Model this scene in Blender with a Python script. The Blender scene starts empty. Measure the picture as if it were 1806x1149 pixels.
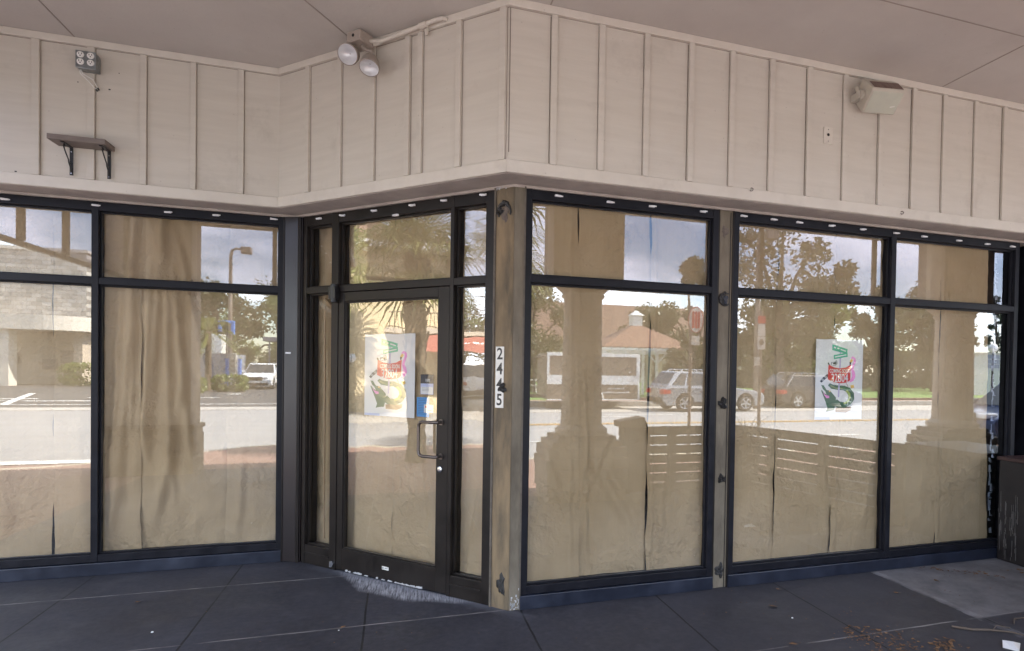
import bpy, bmesh, math, random
from mathutils import Vector, Matrix, noise
SC = bpy.context.scene
COL = SC.collection
PI = math.pi
D = 1.492                      # setback of the left shop front behind the right one
R2 = math.sqrt(0.5)

# ------------------------------------------------------------------ helpers
class MB:
    """collects boxes, tubes, prisms; build() links them as ONE mesh object"""
    def __init__(s): s.v = []; s.f = []
    def quad(s, *p):
        b = len(s.v); s.v += [Vector(q) for q in p]; s.f.append(tuple(range(b, b+len(p))))
    def hexa(s, p):
        b = len(s.v); s.v += [Vector(q) for q in p]
        for f in ((0,3,2,1),(4,5,6,7),(0,1,5,4),(1,2,6,5),(2,3,7,6),(3,0,4,7)): s.f.append(tuple(b+i for i in f))
    def box(s, x0, x1, y0, y1, z0, z1, M=None):
        p = [Vector(c) for c in ((x0,y0,z0),(x1,y0,z0),(x1,y1,z0),(x0,y1,z0),(x0,y0,z1),(x1,y0,z1),(x1,y1,z1),(x0,y1,z1))]
        if M is not None: p = [M @ c for c in p]
        s.hexa(p)
    def wbox(s, W, s0, s1, n0, n1, z0, z1):
        s.hexa([W(a, n, z) for a, n, z in ((s0,n0,z0),(s1,n0,z0),(s1,n1,z0),(s0,n1,z0),(s0,n0,z1),(s1,n0,z1),(s1,n1,z1),(s0,n1,z1))])
    def prism(s, poly, depth, M=None, base=0.0):
        n = len(poly); b = len(s.v)
        lo = [Vector((x, y, base)) for x, y in poly]; hi = [Vector((x, y, base+depth)) for x, y in poly]
        if M is not None: lo = [M @ c for c in lo]; hi = [M @ c for c in hi]
        s.v += lo + hi
        s.f.append(tuple(range(b+n-1, b-1, -1))); s.f.append(tuple(range(b+n, b+2*n)))
        for i in range(n):
            j = (i+1) % n; s.f.append((b+i, b+j, b+n+j, b+n+i))
    def tube(s, pts, r, seg=8, cap=True):
        pts = [Vector(p) for p in pts]; rs = r if isinstance(r, (list, tuple)) else [r]*len(pts)
        rings = []; prev = None
        for i, p in enumerate(pts):
            t = (pts[min(i+1, len(pts)-1)] - pts[max(i-1, 0)]).normalized()
            if prev is None:
                a = Vector((0,0,1)) if abs(t.z) < .9 else Vector((1,0,0))
                u = t.cross(a).normalized()
            else:
                u = (prev - t*prev.dot(t)).normalized()
            prev = u; w = t.cross(u)
            b = len(s.v)
            for k in range(seg):
                an = 2*PI*k/seg
                s.v.append(p + (u*math.cos(an) + w*math.sin(an))*rs[i])
            rings.append(b)
        for a, b in zip(rings, rings[1:]):
            for k in range(seg):
                j = (k+1) % seg; s.f.append((a+k, a+j, b+j, b+k))
        if cap:
            s.f.append(tuple(rings[0]+k for k in reversed(range(seg)))); s.f.append(tuple(rings[-1]+k for k in range(seg)))
    def lathe(s, prof, M=None, seg=20, cap=True):
        rings = []
        for r, z in prof:
            b = len(s.v); rings.append(b)
            for k in range(seg):
                an = 2*PI*k/seg; c = Vector((r*math.cos(an), r*math.sin(an), z))
                s.v.append(M @ c if M is not None else c)
        for a, b in zip(rings, rings[1:]):
            for k in range(seg):
                j = (k+1) % seg; s.f.append((a+k, a+j, b+j, b+k))
        if cap:
            s.f.append(tuple(rings[0]+k for k in reversed(range(seg)))); s.f.append(tuple(rings[-1]+k for k in range(seg)))
    def build(s, name, mat, parent=None, smooth=False, bevel=0.0, local=False, recalc=True, sub=0):
        off = Vector((0,0,0)) if (parent is None or local) else world_loc(parent)
        me = bpy.data.meshes.new(name)
        me.from_pydata([tuple(v - off) for v in s.v], [], s.f)
        if recalc:
            bm = bmesh.new(); bm.from_mesh(me); bmesh.ops.recalc_face_normals(bm, faces=bm.faces); bm.to_mesh(me); bm.free()
        if smooth:
            for p in me.polygons: p.use_smooth = True
        me.materials.append(mat)
        o = bpy.data.objects.new(name, me); COL.objects.link(o)
        if parent is not None: o.parent = parent
        if bevel > 0:
            m = o.modifiers.new('Bevel', 'BEVEL'); m.width = bevel; m.segments = 2; m.limit_method = 'ANGLE'; m.angle_limit = math.radians(40)
            m.harden_normals = False
        if sub:
            m = o.modifiers.new('Subsurf', 'SUBSURF'); m.levels = sub; m.render_levels = sub
        if smooth == 'auto':
            me.set_sharp_from_angle(angle=math.radians(35))
        return o

def world_loc(o):
    l = Vector((0,0,0))
    while o is not None: l = l + o.location; o = o.parent
    return l
def tag(o, label=None, cat=None, group=None, kind=None):
    if label: o['label'] = label
    if cat: o['category'] = cat
    if group: o['group'] = group
    if kind: o['kind'] = kind
    return o
def thing(name, label, cat, loc=(0,0,0), rz=0.0, group=None):
    o = bpy.data.objects.new(name, None); COL.objects.link(o); o.empty_display_size = .1
    o.location = loc; o.rotation_euler = (0,0,rz)
    return tag(o, label, cat, group)
def copy_tree(o, parent=None):
    c = o.copy(); COL.objects.link(c)
    if parent is not None: c.parent = parent
    for ch in [x for x in o.children]: copy_tree(ch, c)
    return c
def dup(o, loc, rz=0.0, label=None, scale=None):
    c = copy_tree(o); c.location = loc; c.rotation_euler = (0,0,rz)
    if label: c['label'] = label
    if scale: c.scale = (scale if isinstance(scale, tuple) else (scale,)*3)
    return c
# wall frames: s along the wall, n outward (towards the street), z up
def WA(s, n, z): return Vector((s, D-n, z))
def WC(s, n, z): return Vector((s, -n, z))
def WB(s, n, z): return Vector((-R2*s - R2*n, R2*s - R2*n, z))

# ------------------------------------------------------------------ materials
def srgb(r, g, b):
    f = lambda c: c/12.92 if c <= .04045 else ((c+.055)/1.055)**2.4
    return (f(r/255), f(g/255), f(b/255))
def nodes(m): 
    m.use_nodes = True; return m.node_tree.nodes, m.node_tree.links
def mat(name, c, rough=.6, metal=0.0, c2=None, scale=6.0, bump=0.0, bscale=60.0, spec=.5, stretch=None, detail=6.0, lo=.35, hi=.65, rv=0.0):
    m = bpy.data.materials.new(name); N, L = nodes(m)
    b = N['Principled BSDF']; b.inputs['Roughness'].default_value = rough; b.inputs['Metallic'].default_value = metal
    b.inputs['Base Color'].default_value = (*c, 1)
    b.inputs['Specular IOR Level'].default_value = spec
    tc = N.new('ShaderNodeTexCoord'); co = tc.outputs['Object']
    if stretch:
        mp = N.new('ShaderNodeMapping'); mp.inputs['Scale'].default_value = stretch; L.new(co, mp.inputs['Vector']); co = mp.outputs['Vector']
    if c2 is not None or rv:
        n = N.new('ShaderNodeTexNoise'); n.inputs['Scale'].default_value = scale; n.inputs['Detail'].default_value = detail; n.inputs['Roughness'].default_value = .62
        L.new(co, n.inputs['Vector'])
        r = N.new('ShaderNodeMapRange'); r.inputs[1].default_value = lo; r.inputs[2].default_value = hi
        L.new(n.outputs['Fac'], r.inputs[0])
        if c2 is not None:
            x = N.new('ShaderNodeMix'); x.data_type = 'RGBA'
            x.inputs['A'].default_value = (*c, 1); x.inputs['B'].default_value = (*c2, 1)
            L.new(r.outputs[0], x.inputs['Factor']); L.new(x.outputs['Result'], b.inputs['Base Color'])
        if rv:
            q = N.new('ShaderNodeMapRange'); q.inputs[3].default_value = rough-rv; q.inputs[4].default_value = rough+rv
            L.new(r.outputs[0], q.inputs[0]); L.new(q.outputs[0], b.inputs['Roughness'])
    if bump:
        n2 = N.new('ShaderNodeTexNoise'); n2.inputs['Scale'].default_value = bscale; n2.inputs['Detail'].default_value = 8
        L.new(co, n2.inputs['Vector'])
        bp = N.new('ShaderNodeBump'); bp.inputs['Strength'].default_value = bump; bp.inputs['Distance'].default_value = .01
        L.new(n2.outputs['Fac'], bp.inputs['Height']); L.new(bp.outputs['Normal'], b.inputs['Normal'])
    return m
def glass_mat(name, k=1.0, tint=(1,1,1), wobble=0.0, wscale=7.0):
    """architectural glazing: two-surface Fresnel reflection over a clear pane"""
    m = bpy.data.materials.new(name); N, L = nodes(m); N.clear()
    out = N.new('ShaderNodeOutputMaterial'); g = N.new('ShaderNodeBsdfGlossy'); t = N.new('ShaderNodeBsdfTransparent'); mx = N.new('ShaderNodeMixShader')
    g.inputs['Roughness'].default_value = 0.0; g.inputs['Color'].default_value = (*tint, 1); t.inputs['Color'].default_value = (.95,.95,.94,1)
    ge = N.new('ShaderNodeNewGeometry'); d = N.new('ShaderNodeVectorMath'); d.operation = 'DOT_PRODUCT'
    L.new(ge.outputs['Incoming'], d.inputs[0]); L.new(ge.outputs['Normal'], d.inputs[1])
    def M(op, a, b=None):
        n = N.new('ShaderNodeMath'); n.operation = op
        for i, q in enumerate((a, b)):
            if q is None: continue
            if isinstance(q, (int, float)): n.inputs[i].default_value = q
            else: L.new(q, n.inputs[i])
        return n.outputs[0]
    c = M('ABSOLUTE', d.outputs['Value']); f = M('POWER', M('SUBTRACT', 1.0, c), 5.0)
    F = M('ADD', M('MULTIPLY', f, .957), .043)
    Rr = M('DIVIDE', M('MULTIPLY', F, 2.0), M('ADD', F, 1.0))
    fac = N.new('ShaderNodeClamp'); L.new(M('MULTIPLY', Rr, k), fac.inputs[0])
    L.new(fac.outputs[0], mx.inputs['Fac']); L.new(t.outputs[0], mx.inputs[1]); L.new(g.outputs[0], mx.inputs[2]); L.new(mx.outputs[0], out.inputs['Surface'])
    if wobble:
        tc = N.new('ShaderNodeTexCoord'); n = N.new('ShaderNodeTexNoise'); n.inputs['Scale'].default_value = wscale; n.inputs['Detail'].default_value = 1
        L.new(tc.outputs['Object'], n.inputs['Vector']); bp = N.new('ShaderNodeBump'); bp.inputs['Strength'].default_value = 1; bp.inputs['Distance'].default_value = wobble
        L.new(n.outputs['Fac'], bp.inputs['Height']); L.new(bp.outputs['Normal'], g.inputs['Normal'])
    return m
def leaf_mat(name, c, c2):
    m = bpy.data.materials.new(name); N, L = nodes(m); b = N['Principled BSDF']
    b.inputs['Roughness'].default_value = .38
    tc = N.new('ShaderNodeTexCoord'); n = N.new('ShaderNodeTexNoise'); n.inputs['Scale'].default_value = .9; n.inputs['Detail'].default_value = 8; n.inputs['Roughness'].default_value = .75
    L.new(tc.outputs['Object'], n.inputs['Vector'])
    r = N.new('ShaderNodeMapRange'); r.inputs[1].default_value = .35; r.inputs[2].default_value = .65; L.new(n.outputs['Fac'], r.inputs[0])
    x = N.new('ShaderNodeMix'); x.data_type = 'RGBA'; x.inputs['A'].default_value = (*c, 1); x.inputs['B'].default_value = (*c2, 1)
    L.new(r.outputs[0], x.inputs['Factor']); L.new(x.outputs['Result'], b.inputs['Base Color'])
    tr = N.new('ShaderNodeBsdfTranslucent'); L.new(x.outputs['Result'], tr.inputs['Color']); mx = N.new('ShaderNodeMixShader'); mx.inputs['Fac'].default_value = .35
    o = N['Material Output']; L.new(b.outputs[0], mx.inputs[1]); L.new(tr.outputs[0], mx.inputs[2]); L.new(mx.outputs[0], o.inputs['Surface'])
    return m

M = {}
# shop front
M['siding'] = mat('cream_paint_siding', (.585,.54,.475), .55, c2=(.525,.48,.42), scale=2.2, bump=.10, bscale=9, stretch=(1,1,10), lo=.3, hi=.75)
def grime(m, amt, sc, dark):
    N, L = m.node_tree.nodes, m.node_tree.links; b = N['Principled BSDF']; src = b.inputs['Base Color'].links[0].from_socket
    tc = N.new('ShaderNodeTexCoord'); n = N.new('ShaderNodeTexNoise'); n.inputs['Scale'].default_value = sc; n.inputs['Detail'].default_value = 9; n.inputs['Roughness'].default_value = .7; L.new(tc.outputs['Object'], n.inputs['Vector'])
    r = N.new('ShaderNodeMapRange'); r.inputs[1].default_value = .56; r.inputs[2].default_value = .74; r.inputs[4].default_value = amt; L.new(n.outputs['Fac'], r.inputs[0])
    x = N.new('ShaderNodeMix'); x.data_type = 'RGBA'; x.inputs['B'].default_value = (*dark,1); L.new(src, x.inputs['A']); L.new(r.outputs[0], x.inputs['Factor'])
    v = N.new('ShaderNodeTexVoronoi'); v.inputs['Scale'].default_value = 11; L.new(tc.outputs['Object'], v.inputs['Vector'])
    lt = N.new('ShaderNodeMath'); lt.operation = 'LESS_THAN'; lt.inputs[1].default_value = .045; L.new(v.outputs['Distance'], lt.inputs[0]); ml = N.new('ShaderNodeMath'); ml.operation = 'MULTIPLY'; ml.inputs[1].default_value = .45; L.new(lt.outputs[0], ml.inputs[0])
    y = N.new('ShaderNodeMix'); y.data_type = 'RGBA'; y.inputs['B'].default_value = (*dark,1); L.new(x.outputs['Result'], y.inputs['A']); L.new(ml.outputs[0], y.inputs['Factor']); L.new(y.outputs['Result'], b.inputs['Base Color'])
grime(M['siding'], .35, 2.6, (.30,.26,.22))
M['trim'] = mat('cream_paint_trim', (.62,.572,.505), .5, c2=(.56,.512,.45), scale=5, bump=.12, bscale=30, lo=.4, hi=.75)
M['soffit'] = mat('soffit_stucco', (.46,.40,.365), .85, c2=(.36,.31,.285), scale=4, bump=.5, bscale=220)
M['ceiling'] = mat('ceiling_paint', (.54,.505,.47), .8, c2=(.49,.455,.425), scale=1.4, bump=.12, bscale=40)
grime(M['trim'], .3, 3.1, (.32,.28,.24)); grime(M['ceiling'], .25, 1.1, (.33,.29,.25))
M['black_alu'] = mat('black_anodised_frame', (.008,.008,.011), .42, spec=.20, c2=(.013,.013,.018), scale=9, rv=.1, bump=.03, bscale=25)
M['bronze_alu'] = mat('dark_bronze_frame', (.011,.0088,.008), .40, spec=.24, c2=(.018,.014,.0125), scale=7, rv=.08, bump=.03, bscale=25)
M['base_paint'] = mat('navy_black_base_trim', (.011,.0135,.024), .42, c2=(.028,.034,.056), scale=4, rv=.12, bump=.05, bscale=30, lo=.4, hi=.8)
M['panel'] = mat('bronze_sheet_metal', (.024,.017,.0175), .33, metal=.15, c2=(.018,.0135,.0145), scale=2, rv=.05, bump=.15, bscale=2.2)
M['concrete_tan'] = mat('tan_painted_concrete', (.235,.170,.10), .85, c2=(.085,.07,.05), scale=7, bump=.6, bscale=35, stretch=(1,1,.25), lo=.38, hi=.66)
M['concrete_grey'] = mat('weathered_grey_concrete', (.10,.082,.060), .9, c2=(.20,.168,.125), scale=5, bump=.6, bscale=40, stretch=(1,1,.3))
M['white_flake'] = mat('white_paint_flakes', (.55,.55,.56), .85, c2=(.30,.30,.31), scale=40)
M['tar'] = mat('black_mastic', (.012,.012,.013), .45, c2=(.03,.028,.028), scale=40, bump=.8, bscale=70)
M['tar_face'] = mat('torn_mastic_face', (.17,.135,.11), .9, c2=(.10,.08,.07), scale=30, bump=.5, bscale=80)
M['clip'] = mat('white_plastic_clip', (.72,.72,.74), .4)
M['glass'] = glass_mat('window_glass', 1.95)
M['glass_door'] = glass_mat('door_glass', 1.8, wobble=.0006, wscale=5)
M['white_plate'] = mat('white_number_plate', (.72,.70,.66), .5, c2=(.62,.6,.56), scale=12)
M['black'] = mat('black_plastic', (.012,.012,.013), .4)
M['steel'] = mat('polished_lock_steel', (.6,.6,.62), .22, metal=1)
M['galv'] = mat('galvanised_steel_box', (.33,.35,.36), .4, metal=.8, c2=(.25,.27,.28), scale=25, rv=.1)
M['outlet'] = mat('white_outlet_plastic', (.75,.74,.72), .35)
M['wire_w'] = mat('white_wire', (.7,.68,.65), .45)
M['shelf'] = mat('taupe_painted_board', (.155,.125,.11), .6, c2=(.19,.155,.135), scale=8, stretch=(1,8,8))
M['iron'] = mat('black_iron_bracket', (.01,.01,.011), .45)
M['lampbody'] = mat('beige_lamp_housing', (.36,.305,.265), .5, c2=(.30,.255,.22), scale=10)
M['lens'] = mat('clear_ribbed_lens', (.66,.66,.68), .30, metal=.25, bump=.25, bscale=60)
M['speaker'] = mat('cream_speaker_plastic', (.55,.51,.43), .42, c2=(.50,.46,.40), scale=9)
M['grille'] = mat('cream_speaker_grille', (.56,.56,.46), .5, c2=(.50,.50,.42), scale=4, bump=.5, bscale=400)
M['speaker_top'] = mat('dust_on_speaker_top', (.16,.10,.085), .8, c2=(.24,.17,.14), scale=14, stretch=(4,1,1))
M['planter'] = mat('dark_brown_planter', (.009,.0065,.0068), .5, c2=(.016,.012,.0115), scale=9, rv=.1, bump=.1)
M['scrape'] = mat('pale_scrape_marks', (.11,.10,.095), .8)
M['planter_top'] = mat('maroon_planter_rim', (.05,.022,.02), .5, c2=(.035,.017,.016), scale=8)
M['interior'] = mat('dim_interior_paint', (.05,.05,.055), .9, c2=(.08,.08,.085), scale=2)
M['stick'] = mat('bare_wood_stick', (.42,.30,.18), .7, c2=(.32,.22,.12), scale=12, stretch=(1,1,.2))
M['film_mark'] = mat('old_adhesive_film', (.16,.18,.22), .6, c2=(.30,.33,.40), scale=40)

def paper_mat():
    m = bpy.data.materials.new('brown_kraft_paper'); N, L = nodes(m); b = N['Principled BSDF']
    b.inputs['Roughness'].default_value = .75; b.inputs['Specular IOR Level'].default_value = .25
    tc = N.new('ShaderNodeTexCoord')
    mp = N.new('ShaderNodeMapping'); mp.inputs['Scale'].default_value = (1,1,.06); L.new(tc.outputs['Object'], mp.inputs['Vector'])
    n1 = N.new('ShaderNodeTexNoise'); n1.inputs['Scale'].default_value = 60; n1.inputs['Detail'].default_value = 4; L.new(mp.outputs[0], n1.inputs['Vector'])
    n2 = N.new('ShaderNodeTexNoise'); n2.inputs['Scale'].default_value = 2.5; n2.inputs['Detail'].default_value = 5; L.new(tc.outputs['Object'], n2.inputs['Vector'])
    ad = N.new('ShaderNodeMath'); ad.operation = 'MULTIPLY_ADD'; ad.inputs[1].default_value = .16; L.new(n1.outputs['Fac'], ad.inputs[0]); 
    mu = N.new('ShaderNodeMath'); mu.operation = 'MULTIPLY'; mu.inputs[1].default_value = .84; L.new(n2.outputs['Fac'], mu.inputs[0]); L.new(mu.outputs[0], ad.inputs[2])
    x = N.new('ShaderNodeMix'); x.data_type = 'RGBA'; x.inputs['A'].default_value = (*PAPER_A, 1); x.inputs['B'].default_value = (*PAPER_B, 1)
    r = N.new('ShaderNodeMapRange'); r.inputs[1].default_value = .3; r.inputs[2].default_value = .7; L.new(ad.outputs[0], r.inputs[0])
    L.new(r.outputs[0], x.inputs['Factor']); L.new(x.outputs['Result'], b.inputs['Base Color'])
    # creases: ridged noise in two sizes
    n3 = N.new('ShaderNodeTexNoise'); n3.inputs['Scale'].default_value = 5; n3.inputs['Detail'].default_value = 6; n3.inputs['Roughness'].default_value = .55; L.new(tc.outputs['Object'], n3.inputs['Vector'])
    nd = N.new('ShaderNodeVectorMath'); nd.operation = 'MULTIPLY_ADD'; nd.inputs[1].default_value = (.5,.5,.5); L.new(n3.outputs['Color'], nd.inputs[0]); L.new(tc.outputs['Object'], nd.inputs[2])
    hs = N.new('ShaderNodeMath'); hs.operation = 'MULTIPLY_ADD'; hs.inputs[1].default_value = .5
    v = N.new('ShaderNodeTexVoronoi'); v.inputs['Scale'].default_value = 5; L.new(nd.outputs[0], v.inputs['Vector'])
    v2 = N.new('ShaderNodeTexVoronoi'); v2.inputs['Scale'].default_value = 13; L.new(nd.outputs[0], v2.inputs['Vector'])
    h2 = N.new('ShaderNodeMath'); h2.operation = 'MULTIPLY_ADD'; h2.inputs[1].default_value = .30; L.new(v2.outputs['Distance'], h2.inputs[0]); L.new(n3.outputs['Fac'], h2.inputs[2])
    L.new(v.outputs['Distance'], hs.inputs[0]); L.new(h2.outputs[0], hs.inputs[2])
    bp = N.new('ShaderNodeBump'); bp.inputs['Strength'].default_value = .5; bp.inputs['Distance'].default_value = .045
    n5 = N.new('ShaderNodeTexNoise'); n5.inputs['Scale'].default_value = 1.7; n5.inputs['Detail'].default_value = 2; L.new(tc.outputs['Object'], n5.inputs['Vector'])
    mk = N.new('ShaderNodeMapRange'); mk.inputs[1].default_value = .38; mk.inputs[2].default_value = .66; mk.inputs[3].default_value = .12; mk.inputs[4].default_value = .85; L.new(n5.outputs['Fac'], mk.inputs[0]); L.new(mk.outputs[0], bp.inputs['Strength'])
    L.new(hs.outputs[0], bp.inputs['Height']); L.new(bp.outputs['Normal'], b.inputs['Normal'])
    return m
PAPER_A = (.385,.288,.172); PAPER_B = (.48,.37,.235)
M['paper'] = paper_mat()
# poster colours
for k, c in dict(p_white=(.70,.70,.70), p_red=(.58,.015,.03), p_green=(.06,.42,.26), p_pink=(.80,.28,.62), p_dgreen=(.05,.13,.07), p_olive=(.22,.27,.12), p_lime=(.30,.38,.08),
                 p_grey=(.30,.31,.32), p_black=(.015,.015,.015), p_lilac=(.42,.38,.56), p_yellow=(.75,.48,.10), p_brown=(.28,.18,.11), p_blue=(.05,.27,.62), p_navy=(.03,.035,.05), p_paleblue=(.45,.50,.72), p_tan=(.42,.32,.24)).items():
    M[k] = mat('print_'+k[2:], c, .55)
M['leaf_dry'] = mat('dry_brown_leaf', (.085,.042,.022), .85, c2=(.21,.115,.055), scale=30)
M['twig'] = mat('grey_brown_twig', (.12,.09,.07), .85)
M['scrap'] = mat('white_paper_scrap', (.75,.75,.76), .7)
# street
M['asphalt'] = mat('sunbleached_asphalt', (.255,.255,.258), .9, c2=(.30,.30,.30), scale=1.2, bump=.4, bscale=50, stretch=(.25,1,1))
M['asphalt_dark'] = mat('dark_lot_asphalt', (.055,.055,.058), .9, c2=(.075,.075,.078), scale=2)
M['concrete'] = mat('pale_concrete', (.42,.40,.37), .85, c2=(.36,.34,.31), scale=2)
M['white_line'] = mat('white_road_paint', (.72,.72,.70), .7, c2=(.55,.55,.53), scale=12)
M['yellow_line'] = mat('yellow_road_paint', (.62,.36,.06), .7, c2=(.5,.3,.07), scale=12)
M['grass'] = mat('lawn_grass', (.13,.24,.035), .9, c2=(.08,.16,.03), scale=3, bump=1, bscale=30)
M['mulch'] = mat('red_brown_mulch', (.13,.065,.045), .95, c2=(.08,.045,.035), scale=6)
def brick_mat(name, c1, c2, mortar, sc, rot=0.0):
    m = bpy.data.materials.new(name); N, L = nodes(m); b = N['Principled BSDF']; b.inputs['Roughness'].default_value = .85
    tc = N.new('ShaderNodeTexCoord'); t = N.new('ShaderNodeTexBrick'); t.inputs['Scale'].default_value = sc
    t.inputs['Color1'].default_value = (*c1,1); t.inputs['Color2'].default_value = (*c2,1); t.inputs['Mortar'].default_value = (*mortar,1); t.inputs['Mortar Size'].default_value = .012
    mp = N.new('ShaderNodeMapping'); mp.inputs['Rotation'].default_value = (rot,0,0); L.new(tc.outputs['Object'], mp.inputs['Vector']); L.new(mp.outputs[0], t.inputs['Vector'])
    L.new(t.outputs['Color'], b.inputs['Base Color']); return m
M['brick_pave'] = brick_mat('brick_paving', (.27,.155,.125), (.22,.125,.10), (.28,.24,.21), 2.6)
M['ledgestone'] = brick_mat('stacked_stone_wall', (.50,.48,.45), (.30,.29,.27), (.16,.155,.15), .9, PI/2)
M['bank_wall'] = mat('tan_stucco_wall', (.50,.43,.35), .9, c2=(.44,.38,.31), scale=1)
M['bank_white'] = mat('pale_canopy_stucco', (.62,.59,.53), .85)
M['atm'] = mat('grey_machine_panel', (.16,.15,.15), .5)
M['yellow_wall'] = mat('pale_yellow_stucco', (.64,.53,.35), .9, c2=(.58,.48,.31), scale=.8)
M['tile'] = mat('terracotta_roof_tile', (.22,.125,.085), .85, c2=(.15,.085,.06), scale=3, stretch=(1,6,1))
M['awning_red'] = mat('red_awning_canvas', (.36,.10,.075), .8, c2=(.30,.085,.065), scale=2)
M['rail'] = mat('dark_iron_railing', (.05,.035,.03), .5)
M['column'] = mat('beige_column_stucco', (.42,.36,.30), .9, c2=(.37,.315,.26), scale=3)
M['pedestal'] = mat('pedestal_stone', (.26,.21,.17), .9, c2=(.19,.155,.125), scale=8, bump=.5, bscale=14)
M['fence'] = mat('dark_stained_boards', (.085,.062,.045), .7, c2=(.065,.047,.035), scale=6, stretch=(1,1,6))
M['bark'] = mat('grey_brown_bark', (.13,.10,.075), .95, c2=(.08,.062,.047), scale=4, bump=.8, bscale=8)
M['bark_pale'] = mat('pale_birch_bark', (.42,.39,.34), .9, c2=(.30,.27,.23), scale=5)
M['palm_bark'] = mat('rough_palm_bark', (.17,.125,.085), .95, c2=(.10,.075,.05), scale=9, bump=1, bscale=16)
M['leaf_oak'] = leaf_mat('oak_foliage', (.115,.12,.045), (.05,.058,.022))
M['leaf_light'] = leaf_mat('light_green_foliage', (.20,.23,.07), (.10,.13,.035))
M['leaf_dark'] = leaf_mat('dark_evergreen_foliage', (.035,.05,.025), (.022,.034,.018))
M['leaf_palm'] = leaf_mat('palm_frond_green', (.27,.28,.09), (.15,.18,.05))
M['leaf_hedge'] = leaf_mat('hedge_leaves', (.20,.25,.05), (.11,.16,.035))
M['straw'] = leaf_mat('straw_grass_blades', (.25,.20,.10), (.17,.14,.07))
M['car_silver'] = mat('silver_car_paint', (.40,.41,.43), .22, metal=.55)
M['car_dark'] = mat('charcoal_car_paint', (.06,.055,.055), .2, metal=.4)
M['car_white'] = mat('white_car_paint', (.72,.73,.75), .22)
M['car_blue'] = mat('navy_car_paint', (.035,.05,.11), .15, metal=.5)
M['car_glass'] = mat('dark_car_glass', (.02,.023,.025), .05, spec=.8)
M['tyre'] = mat('tyre_rubber', (.02,.02,.02), .85)
M['rim'] = mat('alloy_rim', (.55,.55,.56), .3, metal=.8)
M['chrome'] = mat('chrome_trim', (.75,.75,.76), .12, metal=1)
M['tail_red'] = mat('red_tail_lens', (.45,.03,.02), .2)
M['head_lens'] = mat('clear_head_lens', (.75,.77,.8), .12, metal=.3)
M['trailer_tan'] = mat('tan_trailer_panel', (.21,.165,.125), .5)
M['white_paint'] = mat('white_gloss_paint', (.74,.74,.73), .35)
M['sign_red'] = mat('red_sign_face', (.55,.05,.05), .4)
M['sign_back'] = mat('sign_pole_steel', (.20,.16,.13), .6)
M['sign_green'] = mat('green_sign_face', (.03,.26,.14), .5)
M['globe'] = mat('white_lamp_globe', (.8,.8,.78), .3)
M['blue_paint'] = mat('bright_blue_paint', (.05,.20,.62), .4)
M['blue_grey'] = mat('blue_grey_wall', (.20,.22,.28), .8)
M['grey_wall'] = mat('pale_grey_wall', (.46,.47,.50), .9)
M['brown_roof'] = mat('brown_shingle_roof', (.17,.105,.075), .9, c2=(.12,.075,.055), scale=2)
M['cardboard'] = mat('brown_carton', (.26,.19,.12), .8)

def screen_mat():
    m = bpy.data.materials.new('solar_screen_mesh'); N, L = nodes(m); N.clear()
    o = N.new('ShaderNodeOutputMaterial'); t = N.new('ShaderNodeBsdfTransparent'); d = N.new('ShaderNodeBsdfDiffuse'); x = N.new('ShaderNodeMixShader')
    t.inputs['Color'].default_value = (.72,.71,.80,1); d.inputs['Color'].default_value = (.10,.09,.10,1); x.inputs['Fac'].default_value = .35
    L.new(t.outputs[0], x.inputs[1]); L.new(d.outputs[0], x.inputs[2]); L.new(x.outputs[0], o.inputs['Surface']); return m
M['screen'] = screen_mat()

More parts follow.
